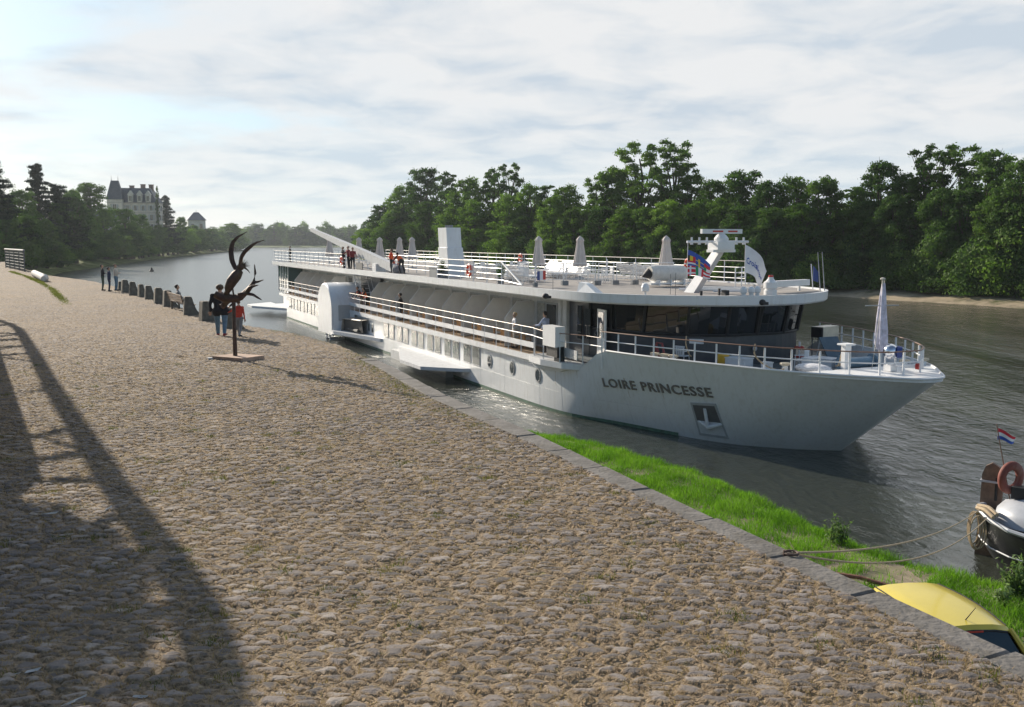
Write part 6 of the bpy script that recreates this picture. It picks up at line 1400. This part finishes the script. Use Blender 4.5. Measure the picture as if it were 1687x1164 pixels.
# ------------------------------------------------------------------ yellow car below the wall
def car():
    YP = mat('yellow_car_paint', (.62, .5, .07), .22, var=.04, spec=.7); t = thing('parked_car', 'small yellow hatchback parked on the path below the quay wall', 'car', (7.6, 17.32, .2), math.atan2(.13, .99)); t.scale = (1.06, 1.06, 1.04)
    W = .84
    st = [(-1.98, .35, .62, .62, .70), (-1.9, .28, .9, .95, .80), (-1.6, .25, .98, 1.0, .83), (-.5, .22, .96, .98, .84), (.6, .22, .95, .97, .84), (1.1, .22, .93, .95, .83), (1.75, .26, .74, .76, .78), (1.98, .34, .55, .55, .6)]
    rows = []
    for y, zb, zs, zc, w in st: rows.append([(-w*.92, y, zb), (-w, y, zb+.15), (-w, y, (zb+zs)/2+.05), (-w*.93, y, zs), (-w*.5, y, zc+.02), (0, y, zc+.04), (w*.5, y, zc+.02), (w*.93, y, zs), (w, y, (zb+zs)/2+.05), (w, y, zb+.15), (w*.92, y, zb)])
    m = MB(); m.sheet(rows, close=True); m.add(rows[0], [tuple(range(11))]); m.add(rows[-1], [tuple(range(11))[::-1]]); m.build('body', YP, t, smooth=True, ang=50)
    # roof: gently crowned panel
    rs = []
    for i in range(9):
        u = i/8; y = -1.42+1.95*u; z = 1.40+.065*math.sin(math.pi*(.12+.8*u)); w = .60+.04*math.sin(math.pi*u)
        rs.append([(-w-.05, y, z-.07), (-w, y, z-.015), (-w*.6, y, z+.025), (0, y, z+.04), (w*.6, y, z+.025), (w, y, z-.015), (w+.05, y, z-.07)])
    m = MB(); m.sheet(rs); m.build('roof', YP, t, smooth=True, ang=60)
    for sg in (1, 5): m = MB(); m.tube([(r[sg][0], r[sg][1], r[sg][2]+.004) for r in rs], .012, 5); m.build('roof_trim', BLACK, t)
    m = MB(); m.tube([(0, -1.25, 1.47), (0, -1.5, 1.78)], [.01, .005], 5); m.build('aerial', BLACK, t)
    m = MB(); m.tube([(p[0]*.95, p[1]-.075, p[2]-.075) for p in rs[0][1:6]], .018, 5); m.build('window_seal', BLACK, t)
    m = MB(); b_ = rs[0]; q = [(x*1.0, y-.07, z-.06) for x, y, z in b_]; m.sheet([b_, q]); m.build('rear_spoiler', YP, t, smooth=True)
    m = MB(); m.box((0, -1.5, 1.375), (.3, .03, .03)); m.build('brake_light', RED, t)
    G = glass('car_glass', (.015, .03, .035), .03)
    m = MB(); m.sheet([[(x*.95, y-.06, z-.07) for x, y, z in rs[0][1:6]], [(x*1.12, -1.82, .98) for x in (-.6, -.36, 0, .36, .6)]]); m.build('rear_window', G, t, smooth=True)
    m = MB(); m.sheet([[(x*1.0, y+.02, z-.02) for x, y, z in rs[-1][1:6]], [(x*1.15, 1.2, .97) for x in (-.62, -.38, 0, .38, .62)]]); m.build('windscreen', G, t, smooth=True)
    for sg in (-1, 1):
        m = MB(); m.sheet([[(sg*.645, -1.45, 1.345), (sg*.69, -.5, 1.4), (sg*.665, .55, 1.35)], [(sg*.70, -1.5, 1.25), (sg*.745, -.5, 1.27), (sg*.72, .68, 1.25)]]); m.build('door_frame', YP, t)
        m = MB(); m.sheet([[(sg*.69, -1.45, 1.26), (sg*.735, -.5, 1.28), (sg*.71, .62, 1.26)], [(sg*.78, -1.75, .98), (sg*.8, -.4, .98), (sg*.79, 1.15, .96)]]); m.build('side_window', G, t)
        m = MB(); m.tube([(sg*.66, -1.44, 1.36), (sg*.78, -1.84, .97)], [.04, .05], 6); m.build('rear_pillar', YP, t)
        m = MB(); m.tube([(sg*.66, .5, 1.36), (sg*.79, 1.2, .95)], [.03, .035], 6); m.build('front_pillar', YP, t)
        m = MB(); m.box((sg*.72, -1.9, .85), (.18, .1, .32)); m.build('tail_light', RED, t)
        m = MB(); m.ell((sg*.58, 1.88, .62), (.18, .1, .1)); m.build('headlight', CHROME, t)
        m = MB(); m.ell((sg*.93, .85, 1.0), (.1, .06, .08)); m.build('wing_mirror', YP, t)
        m = MB(); m.box((sg*.835, -.2, .82), (.03, .16, .03)); m.build('door_handle', BLACK, t)
        for y in (-1.22, 1.22):
            m = MB(); m.tube([(sg*.66, y, .29), (sg*.85, y, .29)], .29, 20); o = m.build('wheel', BLACK, t); g = MB(); g.tube([(sg*.84, y, .29), (sg*.865, y, .29)], .18, 16); g.build('rim', CHROME, o)
    m = MB(); m.box((0, -2.0, .5), (1.5, .14, .22)); m.build('rear_bumper', BLACK, t); m = MB(); m.box((0, 2.0, .45), (1.4, .12, .2)); m.build('front_bumper', BLACK, t)
    m = MB(); m.tube([(-.25, -1.93, 1.0), (.1, -1.96, 1.15)], .012, 5); m.build('rear_wiper', BLACK, t)
    m = MB(); m.tube([(0, .35, 1.5), (0, -.02, 1.72)], .008, 5)
car()
# ------------------------------------------------------------------ old barge at the right
def barge():
    p0 = at(1647, 930, 0); d = Vector((.80, -.60, 0)); rz = math.atan2(d.y, d.x); t = thing('old_barge', 'black hulled old barge with white top and wooden rudder moored at the bank', 'boat', (p0.x-.22, p0.y+.5, 0), rz)
    BH = mat('black_hull', (.016, .017, .02), .35, var=.5, scale=3, dirt=((.12, .12, .11), .35)); WH = mat('barge_white', (.46, .48, .52), .4, dirt=((.35, .32, .28), .4))
    rows = []
    for x, w, zt, zk in ((-.15, .05, 1.35, .5), (0, .45, 1.33, .2), (.3, .95, 1.26, -.1), (.8, 1.35, 1.18, -.4), (1.6, 1.6, 1.1, -.5), (3, 1.75, 1.02, -.5), (9, 1.8, 1.0, -.5), (13, .3, 1.3, -.4)):
        rows.append([(x, -w, zt), (x-.02, -w*1.03, zt-.25), (x+.05, -w*.93, zt*.45), (x+.3, -w*.6, zk), (x+.3, w*.6, zk), (x+.05, w*.93, zt*.45), (x-.02, w*1.03, zt-.25), (x, w, zt)])
    m = MB(); m.sheet(rows); m.add(rows[0], [tuple(range(8))]); hull_ = m.build('hull', BH, t, smooth=True, ang=50)
    m = MB()
    for sg in (0, 7): m.tube([(r[sg][0], r[sg][1], r[sg][2]+.03) for r in rows], .055, 6)
    m.build('rubbing_rail', WH, hull_); m = MB()
    for sg in (2, 5): m.tube([(r[sg][0], r[sg][1]*1.04, r[sg][2]+.02) for r in rows], .022, 5)
    m.build('hull_line', WH, hull_)
    m = MB(); m.sheet([[(r[0][0]+.02, r[0][1]*.97, r[0][2]-.06), (r[7][0]+.02, r[7][1]*.97, r[7][2]-.06)] for r in rows]); m.build('deck', MIDP, t)
    m = MB(); rows2 = []
    for x, w, z in ((.3, .25, 1.45), (.45, .65, 1.62), (.9, .95, 1.72), (1.7, 1.15, 1.72), (2.0, 1.2, 1.3)):
        rows2.append([(x, w*math.cos(a), 1.15+(z-1.15)*math.sin(a)**.6) for a in np.linspace(0, math.pi, 13)])
    m.sheet(rows2); m.build('aft_cowl', WH, t, smooth=True, ang=50)
    m = MB(); m.sheet([[(x, w*math.cos(a), z+.35*math.sin(a)) for a in np.linspace(0, math.pi, 9)] for x, w, z in ((2.3, 1.3, 1.15), (5.5, 1.4, 1.25), (9, 1.35, 1.2))]); m.build('cabin_top', WH, t, smooth=True)
    m = MB(); P = [(-.62, 0), (-.1, 0), (-.04, 1.7), (-.06, 2.15), (-.14, 2.38), (-.3, 2.48), (-.46, 2.38), (-.54, 2.15), (-.56, 1.2)]
    m.plate([(x*1.0+.38, .42, z) for x, z in P], (0, -1, 0), .12); m.build('rudder', mat('rudder_wood', (.2, .13, .09), .7, var=.35, scale=5, dirt=((.1, .08, .06), .6)), t)
    m = MB(); m.box((.1, .36, 1.98), (.6, .2, .05)); m.build('rudder_strap', WH, t)
    m = MB(); m.tube([(.2, .3, 1.5), (.2, .3, 2.1)], .035, 6); m.box((.75, .1, 1.85), (.3, .3, .3)); m.build('mooring_post', BLACK, t)
    m = MB()
    for q in range(4):
        m.tube([(-.1+.05*q+(.13+.02*q)*math.cos(a), -.74-.05*q, .98-.02*q+(.42+.03*(q % 3))*math.sin(a)) for a in np.linspace(0, 2*math.pi, 25)], .02, 6, caps=False)
    m.build('rope_coil', ROPE, t)
    m = MB(); m.tube(cr([(-.1, -.4, 1.42), (.15, -.75, 1.48), (.4, -1.05, 1.4)], 4), .05, 6); m.tube(cr([(-.1, -.3, 1.46), (.2, -.6, 1.52), (.45, -.9, 1.44)], 4), .05, 6); m.build('rope_turns', ROPE, t)
    return t, p0
bt, bp0 = barge()
def bw(x, y, z): bpy.context.view_layer.update(); return bt.matrix_world @ Vector((x, y, z))
q = at(1666, 797, 1.95); l = thing('lifebuoy', 'faded orange horseshoe lifebuoy standing on the barge stern', 'lifebuoy', tuple(bw(.55, .1, 2.2)), R(14)); l.rotation_euler = (0, R(12), R(14))
m = MB(); m.torus((0, 0, 0), .27, .1, 'Y', 32, 12); o = m.build('ring', mat('faded_orange', (.2, .05, .035), .7, var=.25, dirt=((.5, .4, .34), .5)), l, smooth=True, ang=180); o.scale = (1, 1, 1.15)
t = thing('dutch_flag', 'small red white and blue flag on a thin staff at the barge stern', 'flag', tuple(bw(.45, .1, 1.6)), 0.0)
m = MB(); m.tube([(0.12, 0, 0), (-.28, .1, 1.95)], [.016, .012], 6); m.build('staff', mat('staff_brown', (.2, .12, .08), .6), t)
wavy_flag(t, 'cloth', .5, .4, 16, 12, lambda u, v: 2 if v < .34 else (0 if v < .67 else 1), [FW, FB, FR], lambda u, v: (-.26+.03*v+.5*u*(1-.15*v), .1+.05*math.sin(u*7), 1.84-.3*v-.22*u*(1-v*.6)+.03*math.sin(u*6)))
A1 = at(1325, 928, QZ); st1 = bw(.0, -.6, 1.38)
def sag(a, b, s_, n=8): return [tuple(a.lerp(b, i/n)-Vector((0, 0, s_*4*(i/n)*(1-i/n)))) for i in range(n+1)]
qa = Vector((edge_x(10.0)-.05, 10.0, QZ+.1)); rope('mooring_rope', 'upper of two ropes stretched from the quay kerb to the barge', sag(qa, st1+Vector((0, 0, .05)), .28), .013)
rope('mooring_rope', 'lower of two ropes stretched from the quay kerb to the barge', sag(qa+Vector((.0, .04, -.02)), st1+Vector((.15, -.15, -.1)), .5), .013)
m = MB(); m.torus((qa.x, qa.y, QZ+.1), .07, .014, 'Z', 18, 6); m.tube([(qa.x-.07, qa.y, QZ+.06), (qa.x-.07, qa.y, QZ+.13)], .02, 6); o = m.build('mooring_ring', mat('rusty_iron', (.1, .06, .045), .7), None); tag(o, 'rusty iron mooring ring on the kerb where the barge ropes end', 'mooring ring')
a1, a2 = at(1345, 940, .42), at(1490, 968, .42)
m = MB(); m.tube([(a1.x, a1.y, .42), ((a1.x+a2.x)/2, (a1.y+a2.y)/2, .46), (a2.x, a2.y, .36)], .05, 8); o = m.build('iron_pole', mat('rusty_pole', (.2, .09, .06), .8, var=.3), None); tag(o, 'rusty reddish pole lying on the path behind the yellow car', 'pole')
# ------------------------------------------------------------------ plants of the bank
def weed(px, py, h, label, seed, n=9):
    p = at(px, py, .3); t = thing('weed_plant', label, 'plant', (p.x, p.y, .25), seed); r = random.Random(seed); rn = np.random.default_rng(seed); st = MB(); Cs = []; Ns = []
    for k in range(n):
        a = r.uniform(0, 6.28); l = h*r.uniform(.5, 1); tip = Vector((math.cos(a)*l*.3, math.sin(a)*l*.3, l)); st.tube([(r.uniform(-.1, .1), r.uniform(-.1, .1), 0), tip*.55, tip], [.012, .009, .004], 5)
        for j in range(26): u = r.uniform(.25, 1); Cs.append(tip*u+Vector((r.uniform(-.09, .09), r.uniform(-.09, .09), r.uniform(-.05, .05)))); Ns.append((r.uniform(-1, 1), r.uniform(-1, 1), .8))
    st.build('stem', leafmat('weed_stem', (.08, .12, .03), (.12, .17, .05), (.15, .2, .07)), t)
    V, F = leaf_cards(np.array([tuple(c) for c in Cs]), np.array(Ns), .12, rn, .35); o = bpy.data.objects.new('leaves', raw_mesh('leaves', V, F, GW)); COL.objects.link(o); o.parent = t
GW = leafmat('weed_leaves', (.09, .15, .06), (.16, .23, .1), (.25, .32, .17), .35, nscale=4)
weed(1387, 897, .95, 'tall pale leafy weed standing in the bank grass', 3)
weed(1370, 896, .7, 'smaller leafy weed just left of the tall pale one', 5, 5)
weed(1668, 985, 1.0, 'bushy plant in the grass below the barge', 8, 20)
weed(1690, 990, 1.1, 'bushy plant cut by the right edge of the picture below the barge', 9, 20)
weed(1650, 1000, .6, 'low tuft of weeds left of the bushy plant below the barge', 10, 12)
# ------------------------------------------------------------------ far left fence, pipe, buoy, small litter
a = at(10, 440, QZ); b = at(41, 447, QZ); d = b-a
def fence(label, a, b, z, h):
    t = thing('mesh_fence', label, 'fence', (a.x, a.y, z), math.atan2((b-a).y, (b-a).x)); L_ = (b-a).length; FM = mat('fence_grey', (.12, .12, .11), .6)
    for i in range(5): m = MB(); m.tube([(L_*i/4, 0, 0), (L_*i/4, 0, h)], .07, 6); m.build('post', FM, t)
    m = MB(); m.tube([(0, 0, h), (L_, 0, h)], .11, 6); m.build('top_rail', mat('fence_top', (.5, .48, .44), .6), t); m = MB()
    for i in range(1, 28): m.tube([(L_*i/28, 0, .1), (L_*i/28, 0, h)], .03, 4)
    for k in range(1, 7): m.tube([(0, 0, h*k/7), (L_, 0, h*k/7)], .03, 4)
    m.build('mesh', FM, t)
fence('dark mesh fence with a pale top rail at the far left of the quay', at(10, 441, QZ), at(41, 447.5, QZ), QZ, 2.3)
a = at(57, 456, QZ); b = at(74, 464, QZ); m = MB(); m.tube([(a.x, a.y, QZ+.35), (b.x, b.y, QZ+.3)], .3, 14); m.tube([(b.x, b.y, QZ+.35), (b.x+.15, b.y-.5, QZ+.3)], [.3, .2], 10); o = m.build('concrete_pipe', mat('pale_pipe', (.55, .52, .5), .8), None, smooth=True); tag(o, 'pale round concrete beam lying at the far left of the quay', 'beam')
p = at(250, 447, 0); m = MB(); m.lathe((0, 0, -.2), [(.1, 0), (.55, .15), (.6, .45), (.25, .8), (.2, 1.2), (.05, 1.3)], 12); o = m.build('river_buoy', BLACK, smooth=True); o.location = (p.x, p.y, 0); tag(o, 'small dark buoy floating in the river beyond the standing people', 'buoy')
for i, (px, py, a_) in enumerate([(83, 846, .3), (124, 1155, .9), (226, 1148, -.2), (400, 1126, .1), (178, 838, 1.4), (47, 1107, .5)]):
    p = at(px, py, QZ+.05); m = MB(); L_ = .09 if i != 3 else .13
    m.add([(-L_, 0, .0), (-L_*.3, .016, .012), (L_*.7, .012, .01), (L_, 0, .02), (L_*.7, -.014, .008), (-L_*.3, -.018, .01), (0, 0, .022)], [(0, 6, 1), (1, 6, 2), (2, 6, 3), (3, 6, 4), (4, 6, 5), (5, 6, 0)]); m.tube([(-L_*1.2, 0, .01), (L_, 0, .025)], .003, 4)
    o = m.build('feather', mat('feather_white', (.5, .48, .46), .9) if i == 0 else bpy.data.materials['feather_white'], None); o.location = (p.x, p.y, QZ+.045); o.rotation_euler = (0, 0, a_)
    tag(o, ['white feather in the shade halfway up the left edge', 'pale feather at the bottom left in the shade', 'long pale feather right of the bottom left one', 'feather lying at the tip of the big shadow', 'small feather in the shaded grass patch', 'tiny feather near the left edge at the bottom'][i], 'feather')
# ------------------------------------------------------------------ upper street wall and leaning tree left of the picture (they cast the shade; the unseen tree is added for it)
def upper_wall():
    A_ = [(-9.6, 6.0), (-10.9, 18.4), (-11.7, 19.9), (-20.4, 35.4), (-23.2, 40.5)]
    m = MB(); 
    for (x0, y0), (x1, y1) in zip(A_[:-1], A_[1:]):
        c = ((x0+x1)/2, (y0+y1)/2); L_ = math.hypot(x1-x0, y1-y0); m.box((c[0]-.2, c[1], QZ+1.3), (.4, L_+.1, 3.0), rz=math.atan2(-(x1-x0), y1-y0))
    tag(m.build('street_wall', OLDW), 'stone wall of the upper street beside the quay', 'wall')
upper_wall()
def lean_tree():
    t = thing('shade_caster_tree', 'unseen leafy tree with a long leaning limb added to shade the quay', 'tree', (-8.6, 1.2, QZ)); m = MB()
    rel = lambda x, y, z: (x+8.6, y-1.2, z)
    limb = [(-8.6, 1.2, 0), (-8.5, 5.5, 2.2), (-8.9, 11, 4.1), (-9.7, 16, 4.8), (-13.4, 22.6, 5), (-18.2, 31, 5.1), (-23.2, 40, 5.1), (-27.9, 48, 5.1), (-32.5, 53, 4.7)]
    P = cr([rel(*p) for p in limb], 4); m.tube([tuple(p) for p in P], list(np.linspace(.24, .15, len(P))), 12); rl_ = random.Random(6)
    for i in range(5, len(P)-1):
        for sgn_ in (-1, -1):
            c = P[i]; L_ = rl_.uniform(1.6, 3.8) if sgn_ < 0 else rl_.uniform(.5, .9); dz = rl_.uniform(-.6, .9); e = (c[0]+sgn_*L_*.85, c[1]+rl_.uniform(-1.2, 1.2), c[2]+dz)
            if rl_.random() < .75 and c[1] > 8: m.tube([tuple(c), ((c[0]+e[0])/2, (c[1]+e[1])/2+rl_.uniform(-.3, .3), (c[2]+e[2])/2+.15), e], [.11, .075, .03], 6); m.tube([((c[0]+e[0])/2, (c[1]+e[1])/2, (c[2]+e[2])/2+.1), (e[0], e[1]+rl_.uniform(.5, 1.3), e[2]+rl_.uniform(-.5, .5))], [.03, .008], 5)
    m.build('trunk', BARK, t, smooth=True)
    r = np.random.default_rng(8); Cs, Ns = [], []
    for x, y, z, s_ in ((-11.0, 16.6, 4.6, .75), (-10.9, 15.6, 4.4, .7), (-12.0, 16.4, 4.8, .8), (-12.9, 19.4, 4.6, .7), (-11.7, 17.9, 4.7, .8), (-12.5, 19.0, 4.8, .9), (-12.3, 17, 4.5, 1.0), (-13.2, 18.2, 4.7, 1.1), (-11.5, 15.5, 4.4, .9), (-10.3, 14.6, 4.2, .6), (-13.7, 20.2, 4.9, .9), (-12.6, 15.6, 4.0, 1.1), (-13.6, 16, 4.4, 1.5), (-12, 13.6, 4.2, 1.3), (-14.8, 19.3, 4.8, 1.2), (-13, 11.6, 4.2, 1.8), (-15, 14.4, 5, 1.9), (-11.2, 14.4, 4.2, .9), (-16.4, 21.6, 5, 1.2), (-10.8, 11, 3.8, 1.2), (-11.3, 8.6, 3.8, 1.6), (-16.2, 24.2, 5, .7), (-19.2, 29, 5, .7), (-14.2, 17.9, 4.2, 1.1), (-14.6, 12, 5, 1.6)):
        k_ = int(1300*s_*s_); d = r.normal(0, 1, (k_, 3)); d /= np.linalg.norm(d, axis=1)[:, None]; Cs.append(np.array(rel(x, y, z))+d*(r.random(k_)**.5)[:, None]*s_*[1, 1, .6]); Ns.append(d)
    V, F = leaf_cards(np.concatenate(Cs), np.concatenate(Ns), .22, r, .8); o = bpy.data.objects.new('crown', raw_mesh('crown', V, F, F_MID)); COL.objects.link(o); o.parent = t
lean_tree()
# ------------------------------------------------------------------ haze
def haze():
    m = MB(); m.box((0, 800, 19), (2600, 1900, 41)); mm_ = bpy.data.materials.new('haze_air'); mm_.use_nodes = True; t = mm_.node_tree; t.nodes.clear()
    v = N(t, 'ShaderNodeVolumePrincipled'); v.inputs['Color'].default_value = (.82, .9, 1.0, 1); v.inputs['Density'].default_value = .00011; v.inputs['Anisotropy'].default_value = .3
    o_ = N(t, 'ShaderNodeOutputMaterial'); t.links.new(v.outputs[0], o_.inputs['Volume']); o = m.build('haze', mm_); tag(o, kind='stuff'); o['label'] = 'pale blue haze over the river'
haze()
